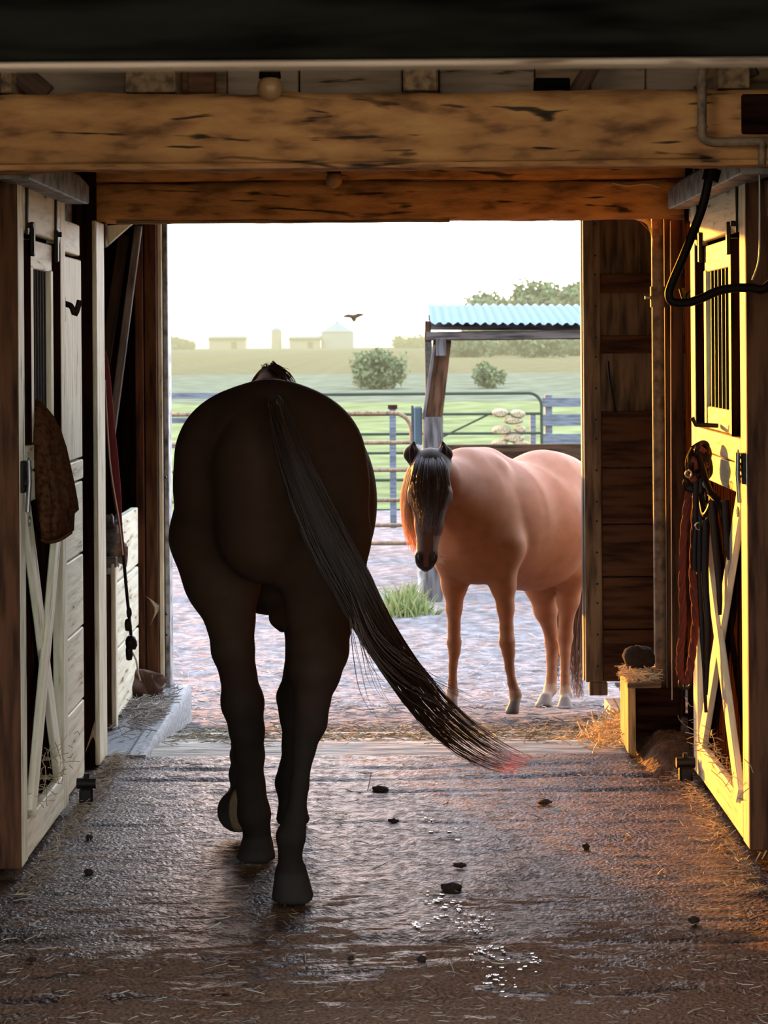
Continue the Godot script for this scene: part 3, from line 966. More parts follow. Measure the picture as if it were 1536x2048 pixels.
# ------------------------------------------------------------------ things that hang
func tack() -> void:
	# thick cable
	var c := thing("cable", "thick black cable hanging in a loop in front of the golden door", "cable")
	part(c, "cable_run", rod(curve(pxs([[1424, 322, 6.5], [1417, 360, 6.5], [1406, 410, 6.5], [1388, 460, 6.5], [1366, 515, 6.5], [1346, 562, 6.5], [1338, 588, 6.5], [1346, 604, 6.5], [1372, 606, 6.5], [1402, 597, 6.5], [1436, 582, 6.5], [1470, 576, 6.5], [1500, 576, 6.5], [1526, 578, 6.5], [1548, 560, 6.5]]), 5), R(9.0, 6.5), 10), M.rubber)
	part(c, "plug", rod(pxs([[1426, 338, 6.5], [1420, 362, 6.5]]), R(17, 6.5), 10), M.rubber)
	top("string", rod(pxs([[1341, 442, 8.3], [1342, 900, 8.3], [1344, 1400, 8.3]]), 0.0022, 5), M.cord, "thin pale string hanging straight down beside the right post", "string")
	top("string", rod(curve(pxs([[1320, 375, 8.4], [1290, 368, 8.4], [1255, 372, 8.4], [1225, 366, 8.4]]), 4), 0.003, 5), M.cord, "thin wire sagging across the right end of the lower header", "wire")
	top("chain", rod(curve(pxs([[1519, 350, 6.4], [1520, 450, 6.4], [1518, 520, 6.4], [1505, 560, 6.4]]), 4), 0.004, 5), M.steel, "thin light chain hanging at the right edge above the cable", "chain")
	# brown coat on the white door
	var coat := thing("coat", "brown work coat hanging on the white stall door", "coat")
	var prof := [[800, 64, 72], [806, 64, 84], [816, 64, 94], [832, 64, 106], [860, 65, 119], [895, 66, 130], [930, 67, 138], [970, 69, 147], [1005, 70, 154], [1020, 71, 156], [1028, 73, 147], [1045, 77, 146], [1062, 80, 145], [1074, 83, 130], [1083, 86, 108]]
	var rings := []
	for q in prof:
		var r := PackedVector3Array()
		var xl := P(q[1], q[0], 6.95).x
		var xr := P(q[2], q[0], 6.95).x
		var yy := P(q[1], q[0], 6.95).y
		var hw := (xr - xl) / 2
		for k in 36:
			var a := TAU * k / 36
			var fold := 1.0 + (0.10 * sin(a * 7.0 + q[0] * 0.006) + 0.06 * sin(a * 11.0 - q[0] * 0.012)) * clampf((q[0] - 820) / 120.0, 0, 1)
			r.append(Vector3((xl + xr) / 2 + cos(a) * hw * (fold if cos(a) < 0.7 else 1.0), yy + 0.004 * sin(a * 3.0), -6.95 + sin(a) * 0.15 * fold * clampf(hw / 0.05, 0.2, 1.0)))
		rings.append(r)
	var mb := MB.new()
	mb.loft(rings)
	part(coat, "body", mb.done(), M.coat)
	part(coat, "hem", rod(curve(pxs([[84, 1080, 6.82], [100, 1084, 6.8], [122, 1078, 6.8], [143, 1064, 6.82]]), 4), 0.006, 6), M.coat)
	part(coat, "hook", rod(pxs([[58, 806, 6.95], [70, 803, 6.95]]), 0.008, 6), M.iron)
	part(coat, "seam", rod(curve(pxs([[136, 1020, 6.81], [138, 1040, 6.8], [142, 1060, 6.8]]), 3), 0.004, 5), M.leather)
	# red lead strap at the left post
	var ls := thing("lead_strap", "dark red lead strap hanging from the left corner post", "strap")
	part(ls, "cord", rod(curve(pxs([[205, 490, 8.62], [206, 560, 8.62], [205, 610, 8.62], [206, 680, 8.62], [208, 720, 8.63]]), 4), 0.005, 6), M.cord)
	var m := MB.new()
	m.tube(curve(pxs([[208, 700, 8.63], [213, 770, 8.64], [219, 840, 8.66], [228, 930, 8.7], [236, 1010, 8.72], [243, 1070, 8.74], [248, 1120, 8.76]]), 4), [0.006, 0.012, 0.016, 0.019, 0.020, 0.020, 0.021, 0.021, 0.02, 0.02, 0.021, 0.021, 0.021, 0.02, 0.02, 0.018, 0.016, 0.012, 0.010, 0.008], 10, true, 0.25, Vector3(0, 0, 1))
	part(ls, "strap", m.done(), M.maroon)
	part(ls, "edge_cord", rod(curve(pxs([[210, 760, 8.6], [215, 850, 8.62], [222, 940, 8.65], [238, 1040, 8.7], [246, 1110, 8.73]]), 4), 0.003, 5), M.cord)
	part(ls, "tail_cord", rod(curve(pxs([[247, 1110, 8.76], [252, 1170, 8.78], [258, 1230, 8.8], [262, 1270, 8.8]]), 4), 0.007, 6), M.leather)
	for q in [[258, 1225, 6, 10], [256, 1250, 8, 12], [262, 1286, 13, 14], [258, 1305, 8, 16]]:
		var g := MB.new()
		g.ball(Vector3.ZERO, Vector3(R(q[2], 8.8), R(q[3], 8.8), R(q[2], 8.8)), 10, noise(FastNoiseLite.TYPE_SIMPLEX, 2.0, 2, 3), 0.3)
		part(ls, "knot", g.done(), M.leather, P(q[0], q[1], 8.8))
	part(ls, "rope_end", rod(curve(pxs([[262, 1300, 8.8], [272, 1320, 8.8], [276, 1345, 8.8], [281, 1362, 8.8]]), 3), 0.004, 5), M.cord)
	# halters and ropes on the golden door
	var rope := thing("lead_rope", "thick reddish lead rope looped down the far side of the golden door", "rope")
	var rp := MB.new()
	var twist := curve(pxs([[1398, 905, 7.35], [1384, 960, 7.35], [1374, 1010, 7.36], [1367, 1080, 7.36], [1364, 1160, 7.38], [1366, 1230, 7.38], [1361, 1300, 7.38], [1360, 1340, 7.38], [1366, 1362, 7.38], [1376, 1358, 7.38], [1384, 1310, 7.38], [1391, 1240, 7.37], [1386, 1160, 7.37], [1388, 1080, 7.36], [1392, 1000, 7.36], [1400, 920, 7.35]]), 8)
	for s in 3:
		var strand := []
		for k in twist.size():
			var a := k * 0.55 + s * TAU / 3
			strand.append(twist[k] + Vector3(cos(a), 0.15 * sin(a), sin(a)) * 0.0065)
		rp.tube(strand, [0.0085], 6)
	part(rope, "rope", rp.done(), M.rope_red)
	var rg := []
	for k in 17:
		rg.append(P(1370, 1366, 7.38) + Vector3(sin(TAU * k / 16) * 0.02, cos(TAU * k / 16) * 0.02, 0))
	part(rope, "snap_ring", rod(rg, 0.005, 6), M.iron)
	var hl := thing("halter", "dark leather halter bunched on a hook of the golden door", "halter")
	part(hl, "hook", rod([Vector3(1.11, 1.36, -7.34), Vector3(1.03, 1.365, -7.34), Vector3(1.02, 1.39, -7.34)], 0.008, 6), M.iron)
	for q in [[[1390, 895], [1378, 925], [1384, 955], [1398, 948], [1396, 905]], [[1400, 896], [1414, 915], [1418, 945], [1404, 952], [1398, 905]], [[1386, 900], [1404, 890], [1416, 905], [1410, 935]], [[1384, 955], [1374, 962], [1376, 975], [1396, 978], [1404, 960]]]:
		var pts := []
		for e in q:
			pts.append(P(e[0], e[1], 7.33 + 0.01 * rng.randf_range(-1, 1)))
		var t := MB.new()
		t.tube(curve(pts, 5), [0.014], 8, true, 0.35, Vector3(0, 0, 1))
		part(hl, "strap", t.done(), M.leather)
	for q in [[[1392, 950], [1392, 1010], [1394, 1050], [1414, 1046], [1424, 1030], [1418, 990], [1408, 950]], [[1394, 1050], [1390, 1090], [1390, 1140]], [[1404, 950], [1400, 1010], [1394, 1045]]]:
		var pts := []
		for e in q:
			pts.append(P(e[0], e[1], 7.30))
		var t := MB.new()
		t.tube(curve(pts, 5), [0.012], 8, true, 0.35, Vector3(0, 0, 1))
		part(hl, "strap", t.done(), M.leather)
	for k in 7:
		var cx := 1398.0 + rng.randf_range(-14, 14)
		var cy := 925.0 + rng.randf_range(-18, 16)
		var lp := []
		for j in 9:
			var an := TAU * j / 8.0
			lp.append(P(cx + cos(an) * rng.randf_range(6, 13), cy + sin(an) * rng.randf_range(14, 26), 7.31 + 0.02 * cos(an * 2 + k)))
		var t := MB.new()
		t.tube(curve(lp, 4), [0.010], 8, true, 0.35, Vector3(0, 0, 1))
		part(hl, "strap", t.done(), M.leather if k % 3 else M.rope_red)
	for q in [[1377, 948], [1397, 1052], [1410, 1052], [1412, 968]]:
		var bk := []
		for k in 9:
			bk.append(P(q[0], q[1], 7.28) + Vector3(sin(TAU * k / 8) * 0.011, cos(TAU * k / 8) * 0.013, 0))
		part(hl, "buckle", rod(bk, 0.0035, 6), M.steel)
	var bs := thing("bridle", "long dark bridle reins hanging in front of the cross brace", "bridle")
	for q in [[[1404, 1000, 7.28], [1400, 1120, 7.28], [1404, 1240, 7.27], [1408, 1340, 7.26], [1412, 1425, 7.26]], [[1412, 1040, 7.24], [1410, 1150, 7.24], [1416, 1260, 7.22], [1412, 1390, 7.22]], [[1424, 1000, 7.16], [1430, 1080, 7.15], [1438, 1170, 7.13], [1440, 1230, 7.13]], [[1420, 985, 7.2], [1440, 1010, 7.12], [1452, 1060, 7.1], [1458, 1120, 7.1]], [[1450, 1000, 7.1], [1454, 1100, 7.1]]]:
		var t := MB.new()
		t.tube(curve(pxs(q), 6), [0.014, 0.014, 0.014, 0.014, 0.013, 0.013, 0.013, 0.013, 0.012, 0.012, 0.012, 0.011, 0.011, 0.010, 0.010, 0.009, 0.008, 0.007, 0.006], 8, true, 0.3, Vector3(0, 0, 1))
		part(bs, "rein", t.done(), M.leather)
	part(bs, "crown_strap", rod(curve(pxs([[1396, 905, 7.3], [1412, 960, 7.25], [1424, 1000, 7.18], [1410, 1030, 7.22], [1402, 990, 7.28]]), 5), 0.011, 6), M.leather)


# ------------------------------------------------------------------ animals: a distance field on a grid, meshed as surface nets
class Field:
	var lo: Vector3
	var h: float
	var nx: int
	var ny: int
	var nz: int
	var f := PackedFloat32Array()

	func _init(a: Vector3, b: Vector3, cell: float) -> void:
		lo = a
		h = cell
		nx = int((b.x - a.x) / h) + 2
		ny = int((b.y - a.y) / h) + 2
		nz = int((b.z - a.z) / h) + 2
		f.resize(nx * ny * nz)
		f.fill(10.0)

	# tapered capsule; q squeezes it along the unit vector u (q > 1: thinner that way)
	func cap(a: Vector3, b: Vector3, ra: float, rb: float, k := 0.03, u := Vector3.ZERO, q := 1.0) -> void:
		var rm := maxf(ra, rb)
		var pad := rm * maxf(1.0, 1.0 / q) + k + 2.0 * h
		var mn := (a.min(b) - Vector3.ONE * pad - lo) / h
		var mx := (a.max(b) + Vector3.ONE * pad - lo) / h
		var i0 := maxi(0, int(mn.x))
		var i1 := mini(nx - 1, int(mx.x) + 1)
		var j0 := maxi(0, int(mn.y))
		var j1 := mini(ny - 1, int(mx.y) + 1)
		var k0 := maxi(0, int(mn.z))
		var k1 := mini(nz - 1, int(mx.z) + 1)
		var ab := b - a
		var sq := q != 1.0
		if sq:
			ab += u * (ab.dot(u) * (q - 1.0))
		var l2 := maxf(ab.length_squared(), 1e-9)
		var dr := rb - ra
		var ik := 1.0 / maxf(k, 1e-5)
		for kk in range(k0, k1 + 1):
			for jj in range(j0, j1 + 1):
				var at := (kk * ny + jj) * nx
				var p := Vector3(lo.x + i0 * h, lo.y + jj * h, lo.z + kk * h) - a
				for ii in range(i0, i1 + 1):
					var w := p
					if sq:
						w += u * (w.dot(u) * (q - 1.0))
					var t := clampf(w.dot(ab) / l2, 0.0, 1.0)
					var d := (w - ab * t).length() - ra - dr * t
					if sq and q > 1.0:
						d /= 1.0 + (q - 1.0) * 0.5
					var o := f[at + ii]
					var e := (k - absf(o - d)) * ik
					f[at + ii] = minf(o, d) - (e * e * k * 0.25 if e > 0.0 else 0.0)
					p.x += h

	# nothing of the body inside this box lies below y
	func cut(a: Vector3, b: Vector3, y: float) -> void:
		for kk in range(maxi(0, int((a.z - lo.z) / h)), mini(nz, int((b.z - lo.z) / h) + 1)):
			for jj in range(0, mini(ny, int((y - lo.y) / h) + 3)):
				var v := y - (lo.y + jj * h)
				for ii in range(maxi(0, int((a.x - lo.x) / h)), mini(nx, int((b.x - lo.x) / h) + 1)):
					var at := (kk * ny + jj) * nx + ii
					f[at] = maxf(f[at], v)

	func mesh(m: MB, paint: Callable) -> void:
		var idx := PackedInt32Array()
		idx.resize(nx * ny * nz)
		idx.fill(-1)
		var base := m.v.size()
		var sx := 1
		var sy := nx
		var sz := nx * ny
		for k in nz - 1:
			for j in ny - 1:
				var at := (k * ny + j) * nx
				for i in nx - 1:
					var c := at + i
					var f0 := f[c]
					if f0 > 2.0 * h or f0 < -2.0 * h:
						continue
					var f1 := f[c + 1]
					var f2 := f[c + sy]
					var f3 := f[c + sy + 1]
					var f4 := f[c + sz]
					var f5 := f[c + sz + 1]
					var f6 := f[c + sz + sy]
					var f7 := f[c + sz + sy + 1]
					var neg := int(f0 < 0) + int(f1 < 0) + int(f2 < 0) + int(f3 < 0) + int(f4 < 0) + int(f5 < 0) + int(f6 < 0) + int(f7 < 0)
					if neg == 0 or neg == 8:
						continue
					var s := Vector3.ZERO
					var n := 0
					if (f0 < 0) != (f1 < 0): s += Vector3(f0 / (f0 - f1), 0, 0); n += 1
					if (f2 < 0) != (f3 < 0): s += Vector3(f2 / (f2 - f3), 1, 0); n += 1
					if (f4 < 0) != (f5 < 0): s += Vector3(f4 / (f4 - f5), 0, 1); n += 1
					if (f6 < 0) != (f7 < 0): s += Vector3(f6 / (f6 - f7), 1, 1); n += 1
					if (f0 < 0) != (f2 < 0): s += Vector3(0, f0 / (f0 - f2), 0); n += 1
					if (f1 < 0) != (f3 < 0): s += Vector3(1, f1 / (f1 - f3), 0); n += 1
					if (f4 < 0) != (f6 < 0): s += Vector3(0, f4 / (f4 - f6), 1); n += 1
					if (f5 < 0) != (f7 < 0): s += Vector3(1, f5 / (f5 - f7), 1); n += 1
					if (f0 < 0) != (f4 < 0): s += Vector3(0, 0, f0 / (f0 - f4)); n += 1
					if (f1 < 0) != (f5 < 0): s += Vector3(1, 0, f1 / (f1 - f5)); n += 1
					if (f2 < 0) != (f6 < 0): s += Vector3(0, 1, f2 / (f2 - f6)); n += 1
					if (f3 < 0) != (f7 < 0): s += Vector3(1, 1, f3 / (f3 - f7)); n += 1
					s /= n
					var p := lo + (Vector3(i, j, k) + s) * h
					idx[c] = m.v.size()
					m.v.append(p)
					m.n.append(Vector3(f1 + f3 + f5 + f7 - f0 - f2 - f4 - f6, f2 + f3 + f6 + f7 - f0 - f1 - f4 - f5, f4 + f5 + f6 + f7 - f0 - f1 - f2 - f3).normalized())
					m.c.append(paint.call(p))
		for k in range(1, nz - 1):
			for j in range(1, ny - 1):
				var at := (k * ny + j) * nx
				for i in range(1, nx - 1):
					var c := at + i
					if idx[c] < 0:
						continue
					var neg := f[c] < 0
					if neg != (f[c + 1] < 0):
						quad(m, idx[c], idx[c - sy], idx[c - sy - sz], idx[c - sz], neg)
					if neg != (f[c + sy] < 0):
						quad(m, idx[c], idx[c - sz], idx[c - sz - sx], idx[c - sx], neg)
					if neg != (f[c + sz] < 0):
						quad(m, idx[c], idx[c - sx], idx[c - sx - sy], idx[c - sy], neg)
		# smooth the normals once over neighbours
		var acc := PackedVector3Array()
		acc.resize(m.v.size() - base)
		for t in range(0, m.ix.size(), 3):
			var a := m.ix[t]
			if a < base:
				continue
			var b := m.ix[t + 1]
			var d := m.ix[t + 2]
			var s := m.n[a] + m.n[b] + m.n[d]
			acc[a - base] += s
			acc[b - base] += s
			acc[d - base] += s
		for t in acc.size():
			if acc[t] != Vector3.ZERO:
				m.n[base + t] = acc[t].normalized()

	func quad(m: MB, a: int, b: int, c: int, d: int, neg: bool) -> void:
		if a < 0 or b < 0 or c < 0 or d < 0:
			return
		if neg:
			m.ix.append_array([a, d, c, a, c, b])
		else:
			m.ix.append_array([a, b, c, a, c, d])

# chain of joints [px, py, depth, radius in px]
func limb(F: Field, joints: Array, k: float, u := Vector3.ZERO, q := 1.0) -> void:
	for i in joints.size() - 1:
		var a = joints[i]
		var b = joints[i + 1]
		F.cap(P(a[0], a[1], a[2]), P(b[0], b[1], b[2]), R(a[3], a[2]), R(b[3], b[2]), k, u, q)

# hair: strands along a guide of [px, py, depth, half width in px, half thickness in m]
func hair(guide: Array, count: int, r0: float, seed_: int, wild: float, start := 0.1, cols := [], reach := 1.0) -> ArrayMesh:
	var rg := RandomNumberGenerator.new()
	rg.seed = seed_
	var m := MB.new()
	var pts := []
	var n := guide.size()
	for q in guide:
		pts.append(P(q[0], q[1], q[2]))
	for s in count:
		var a := rg.randf_range(-1, 1)
		var b := rg.randf_range(-1, 1)
		var t0 := rg.randf_range(0, start) * (n - 1)
		var t1 := (n - 1) * reach * (1.0 - 0.55 * pow(rg.randf(), 1.3))
		var ph := rg.randf() * TAU
		var fr := rg.randf_range(0.5, 1.3)
		var line := []
		var rad := []
		var steps := 12
		for k in steps + 1:
			var t := lerpf(t0, t1, float(k) / steps)
			var i := mini(int(t), n - 2)
			var p0: Vector3 = pts[maxi(i - 1, 0)]
			var p3: Vector3 = pts[mini(i + 2, n - 1)]
			var c: Vector3 = pts[i].cubic_interpolate(pts[i + 1], p0, p3, t - i)
			var tg: Vector3 = (pts[i + 1] - pts[i]).normalized()
			var sd := tg.cross(Vector3(0, 0, 1)).normalized()
			var hw := R(lerpf(guide[i][3], guide[i + 1][3], t - i), guide[i][2])
			var ht: float = lerpf(guide[i][4], guide[i + 1][4], t - i)
			var e := float(k) / steps
			var wv := wild * e * sin(ph + t * fr * 2.0)
			line.append(c + sd * (a * hw + wv * 0.02) + Vector3(0, 0, 1) * (b * ht * sqrt(maxf(0.0, 1.0 - a * a)) + 0.01 * wv * cos(ph)))
			rad.append(r0 * (1.0 - 0.75 * e))
		if cols.size():
			var mix := rg.randf()
			m.col = cols[0].lerp(cols[1], mix)
		var v0 := m.v.size()
		m.tube(line, rad, 4, false)
		if cols.size() > 2:      # sunlight painted into the strand ends as a third colour
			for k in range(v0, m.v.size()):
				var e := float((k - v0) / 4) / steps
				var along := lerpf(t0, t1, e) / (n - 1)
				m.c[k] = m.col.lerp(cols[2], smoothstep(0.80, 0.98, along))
	return m.done(cols.size() > 0)

func dark_horse() -> void:
	var F := Field.new(Vector3(-0.86, -0.03, -9.2), Vector3(0.0, 1.68, -5.98), 0.0135)
	var X := Vector3(1, 0, 0)
	# rump, hips and thighs
	limb(F, [[456, 874, 6.62, 84], [466, 874, 7.0, 80]], 0.02)
	limb(F, [[622, 874, 6.60, 84], [618, 874, 7.0, 80]], 0.07)
	limb(F, [[540, 850, 6.58, 92], [543, 888, 7.1, 92]], 0.10)
	F.cap(P(540, 930, 6.48), P(540, 1060, 6.52), R(120, 6.5), R(110, 6.5), 0.10)
	limb(F, [[439, 914, 6.60, 90], [438, 970, 6.62, 84], [434, 1075, 6.72, 88]], 0.05)
	limb(F, [[642, 914, 6.58, 90], [646, 970, 6.55, 86], [650, 1075, 6.55, 86]], 0.05)
	# barrel, withers, chest
	F.cap(P(552, 962, 7.0), P(556, 965, 7.75), R(160, 7.0), R(150, 7.75), 0.08)
	F.cap(P(556, 985, 7.1), P(556, 985, 7.7), R(196, 7.1), R(178, 7.7), 0.06)
	F.cap(P(556, 1040, 7.15), P(556, 1040, 7.65), R(190, 7.15), R(170, 7.65), 0.05)
	F.cap(P(548, 860, 7.4), P(540, 840, 7.9), R(72, 7.4), R(56, 7.9), 0.08)
	F.cap(P(545, 960, 7.9), P(545, 1050, 8.0), R(130, 7.9), R(100, 8.0), 0.08)
	# neck, head, ears
	F.cap(P(540, 860, 7.95), P(538, 796, 8.35), R(78, 7.95), R(40, 8.35), 0.05)
	F.cap(P(538, 790, 8.3), P(537, 748, 8.5), R(36, 8.3), R(17, 8.5), 0.03)
	F.cap(P(537, 778, 8.5), P(537, 815, 8.72), R(38, 8.5), R(38, 8.72), 0.03)
	F.cap(P(537, 810, 8.72), P(537, 895, 9.02), R(40, 8.72), R(26, 9.02), 0.04)
	for s in [-1, 1]:
		F.cap(P(537 + s * 14, 758, 8.55), P(537 + s * 13, 738, 8.66), 0.02, 0.006, 0.012)
	# left hind leg
	limb(F, [[434, 1075, 6.72, 90], [446, 1160, 6.70, 72], [461, 1240, 6.66, 47]], 0.05)
	limb(F, [[461, 1240, 6.66, 47], [466, 1300, 6.64, 41], [476, 1345, 6.60, 34], [485, 1405, 6.56, 41], [494, 1462, 6.58, 33], [499, 1510, 6.61, 28], [501, 1570, 6.64, 27], [508, 1628, 6.67, 34]], 0.025)
	limb(F, [[508, 1626, 6.67, 34], [514, 1664, 6.70, 27], [514, 1682, 6.72, 30]], 0.008)
	limb(F, [[514, 1690, 6.74, 33], [512, 1726, 6.74, 43]], 0.006)
	# right hind leg
	limb(F, [[650, 1075, 6.55, 86], [645, 1160, 6.50, 76], [638, 1240, 6.44, 66]], 0.05)
	limb(F, [[638, 1240, 6.44, 64], [636, 1300, 6.38, 60], [630, 1345, 6.32, 50], [624, 1400, 6.26, 35], [620, 1444, 6.24, 33], [607, 1500, 6.24, 22], [599, 1570, 6.23, 17.5], [592, 1632, 6.21, 21], [582, 1672, 6.20, 30]], 0.02)
	limb(F, [[582, 1672, 6.20, 30], [580, 1712, 6.22, 23.5], [582, 1736, 6.23, 27]], 0.008)
	limb(F, [[582, 1746, 6.24, 33], [586, 1806, 6.24, 45]], 0.006)
	# fore legs, seen between the hind ones
	limb(F, [[604, 1120, 7.6, 56], [606, 1250, 7.5, 36], [600, 1345, 7.40, 30], [588, 1395, 7.36, 33], [588, 1430, 7.34, 27], [587, 1490, 7.31, 21], [583, 1535, 7.28, 22], [580, 1565, 7.26, 28], [582, 1592, 7.25, 25]], 0.025)
	limb(F, [[584, 1600, 7.25, 26], [586, 1648, 7.25, 36]], 0.012)
	limb(F, [[474, 1120, 7.7, 56], [466, 1250, 7.66, 38], [474, 1350, 7.64, 32], [486, 1400, 7.60, 32], [485, 1450, 7.45, 25], [482, 1510, 7.26, 20], [482, 1548, 7.16, 22], [481, 1572, 7.12, 20]], 0.025)
	F.cap(P(478, 1618, 7.13), P(476, 1622, 7.05), R(40, 7.1), R(42, 7.1), 0.012, Vector3(0, 0.25, 0.968), 2.2)
	F.cap(P(477, 1600, 7.1), P(475, 1634, 7.06), R(26, 7.1), R(24, 7.1), 0.01)
	# sheath
	F.cap(P(560, 1205, 6.95), P(558, 1236, 6.9), R(26, 6.95), R(20, 6.9), 0.03)
	F.cap(P(558, 1236, 6.9), P(565, 1262, 6.9), R(18, 6.9), R(7, 6.9), 0.015)
	F.cut(Vector3(-0.9, 0, -6.36), Vector3(0.1, 0, -6.0), 0.0)
	F.cut(Vector3(-0.9, 0, -6.95), Vector3(0.1, 0, -6.37), 0.0)
	F.cut(Vector3(-0.9, 0, -7.5), Vector3(0.1, 0, -6.96), 0.0)
	var fm := MB.new()
	var hoofs := [P(512, 1710, 6.74), P(586, 1780, 6.24), P(586, 1640, 7.25)]
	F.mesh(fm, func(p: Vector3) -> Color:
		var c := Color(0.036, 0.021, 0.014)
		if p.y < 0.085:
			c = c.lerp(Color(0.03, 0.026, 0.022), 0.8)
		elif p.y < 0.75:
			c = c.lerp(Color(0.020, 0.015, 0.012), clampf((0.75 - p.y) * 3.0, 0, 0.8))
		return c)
	var hs := thing("horse", "dark bay horse walking away down the aisle, tail swung to the right", "horse")
	var hm := surf(Color(1, 1, 1), T.fur, 1.2, 0.75)
	hm.metallic_specular = 0.15
	hm.vertex_color_use_as_albedo = true
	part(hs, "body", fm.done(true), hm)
	var sole := MB.new()
	var so := []
	for e in [[0.0, 1.0], [0.012, 0.9]]:
		var r := PackedVector3Array()
		for k in 22:
			var a := TAU * k / 22
			r.append(P(476 + cos(a) * 19 * e[1], 1620 + sin(a) * (45 if sin(a) > 0 else 43) * e[1], 7.0 - e[0] + 0.012 * sin(a)))
		so.append(r)
	sole.loft(so)
	part(hs, "hoof_sole", sole.done(), surf(Color(0.50, 0.42, 0.30), T.floor_fine, 8.0, 0.95, T.floor_h, 0.3))
	var tm := mat(Color(1, 1, 1), 0.45)
	tm.vertex_color_use_as_albedo = true
	tm.backlight_enabled = true
	tm.backlight = Color(0.9, 0.55, 0.35)
	var tail := [[548, 800, 6.30, 16, 0.02], [566, 860, 6.26, 24, 0.03], [602, 960, 6.22, 32, 0.045], [650, 1070, 6.18, 38, 0.05], [702, 1165, 6.16, 37, 0.05], [752, 1260, 6.18, 33, 0.045], [808, 1345, 6.26, 32, 0.04], [872, 1425, 6.42, 34, 0.04], [938, 1482, 6.72, 34, 0.03], [1000, 1518, 7.05, 30, 0.025], [1052, 1533, 7.32, 24, 0.02]]
	var tc := [Color(0.014, 0.009, 0.006), Color(0.06, 0.03, 0.018), Color(0.80, 0.23, 0.05)]  # last colour is the orange sunlight painted at the tail tip
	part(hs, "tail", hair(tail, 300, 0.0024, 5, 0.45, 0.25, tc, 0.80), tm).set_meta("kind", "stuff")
	# separate locks that leave gaps towards the tip
	var locks := MB.new()
	for k in 7:
		var e := -1.0 + 2.0 * k / 6.0
		var lg := []
		for q in tail:
			lg.append([q[0] + e * q[3] * 0.80, q[1] - e * q[3] * 0.62, q[2] + rng.randf_range(-0.02, 0.02), q[3] * 0.11, q[4] * 0.5])
		var am: Array = hair(lg, 40, 0.0024, 90 + k, 0.22, 0.45, tc).surface_get_arrays(0)
		var o := locks.v.size()
		locks.v.append_array(am[Mesh.ARRAY_VERTEX])
		locks.n.append_array(am[Mesh.ARRAY_NORMAL])
		locks.c.append_array(am[Mesh.ARRAY_COLOR])
		for i in am[Mesh.ARRAY_INDEX]:
			locks.ix.append(i + o)
	part(hs, "tail_locks", locks.done(true), tm).set_meta("kind", "stuff")
	var core := MB.new()
	var cg := pxs([[546, 800, 6.36], [566, 860, 6.28], [602, 960, 6.22], [650, 1070, 6.18], [692, 1148, 6.17], [720, 1200, 6.17]])
	core.tube(curve(cg, 4), [0.025, 0.027, 0.03, 0.031, 0.034, 0.036, 0.038, 0.04, 0.042, 0.043, 0.044, 0.045, 0.046, 0.045, 0.043, 0.041, 0.038, 0.034, 0.028, 0.02, 0.010], 12)
	part(hs, "dock", core.done(), mat(Color(0.09, 0.06, 0.05), 0.8))
	var wisp := [[700, 1180, 6.12, 14, 0.02], [740, 1275, 6.12, 20, 0.03], [800, 1345, 6.1, 34, 0.04], [880, 1395, 6.1, 40, 0.05], [960, 1425, 6.1, 40, 0.05]]
	var w1 := part(hs, "tail_wisps", hair(wisp, 22, 0.0014, 6, 0.6, 0.2, [Color(0.05, 0.03, 0.02), Color(0.12, 0.07, 0.05)]), tm)
	w1.set_meta("kind", "stuff")
	var wisp2 := [[706, 1230, 6.12, 8, 0.02], [725, 1310, 6.12, 18, 0.03], [750, 1390, 6.1, 26, 0.04], [790, 1440, 6.1, 34, 0.04]]
	var w2 := part(hs, "tail_wisps", hair(wisp2, 10, 0.0010, 7, 0.6, 0.2, [Color(0.12, 0.09, 0.07), Color(0.2, 0.16, 0.13)]), tm)
	w2.set_meta("kind", "stuff")
	var mane := [[540, 728, 8.45, 8, 0.04], [556, 742, 8.42, 8, 0.06], [570, 756, 8.40, 10, 0.08], [580, 785, 8.38, 12, 0.08]]
	var mn := part(hs, "mane", hair(mane, 120, 0.0022, 8, 0.8, 0.3, [Color(0.03, 0.02, 0.015), Color(0.08, 0.05, 0.035)]), tm)
	mn.set_meta("kind", "stuff")
	var tuft := [[536, 745, 8.5, 12, 0.03], [533, 735, 8.5, 8, 0.02], [530, 726, 8.5, 7, 0.015]]
	var tf := part(hs, "forelock", hair(tuft, 40, 0.002, 9, 0.5, 0.2, [Color(0.03, 0.02, 0.015), Color(0.08, 0.05, 0.035)]), tm)
	tf.set_meta("kind", "stuff")


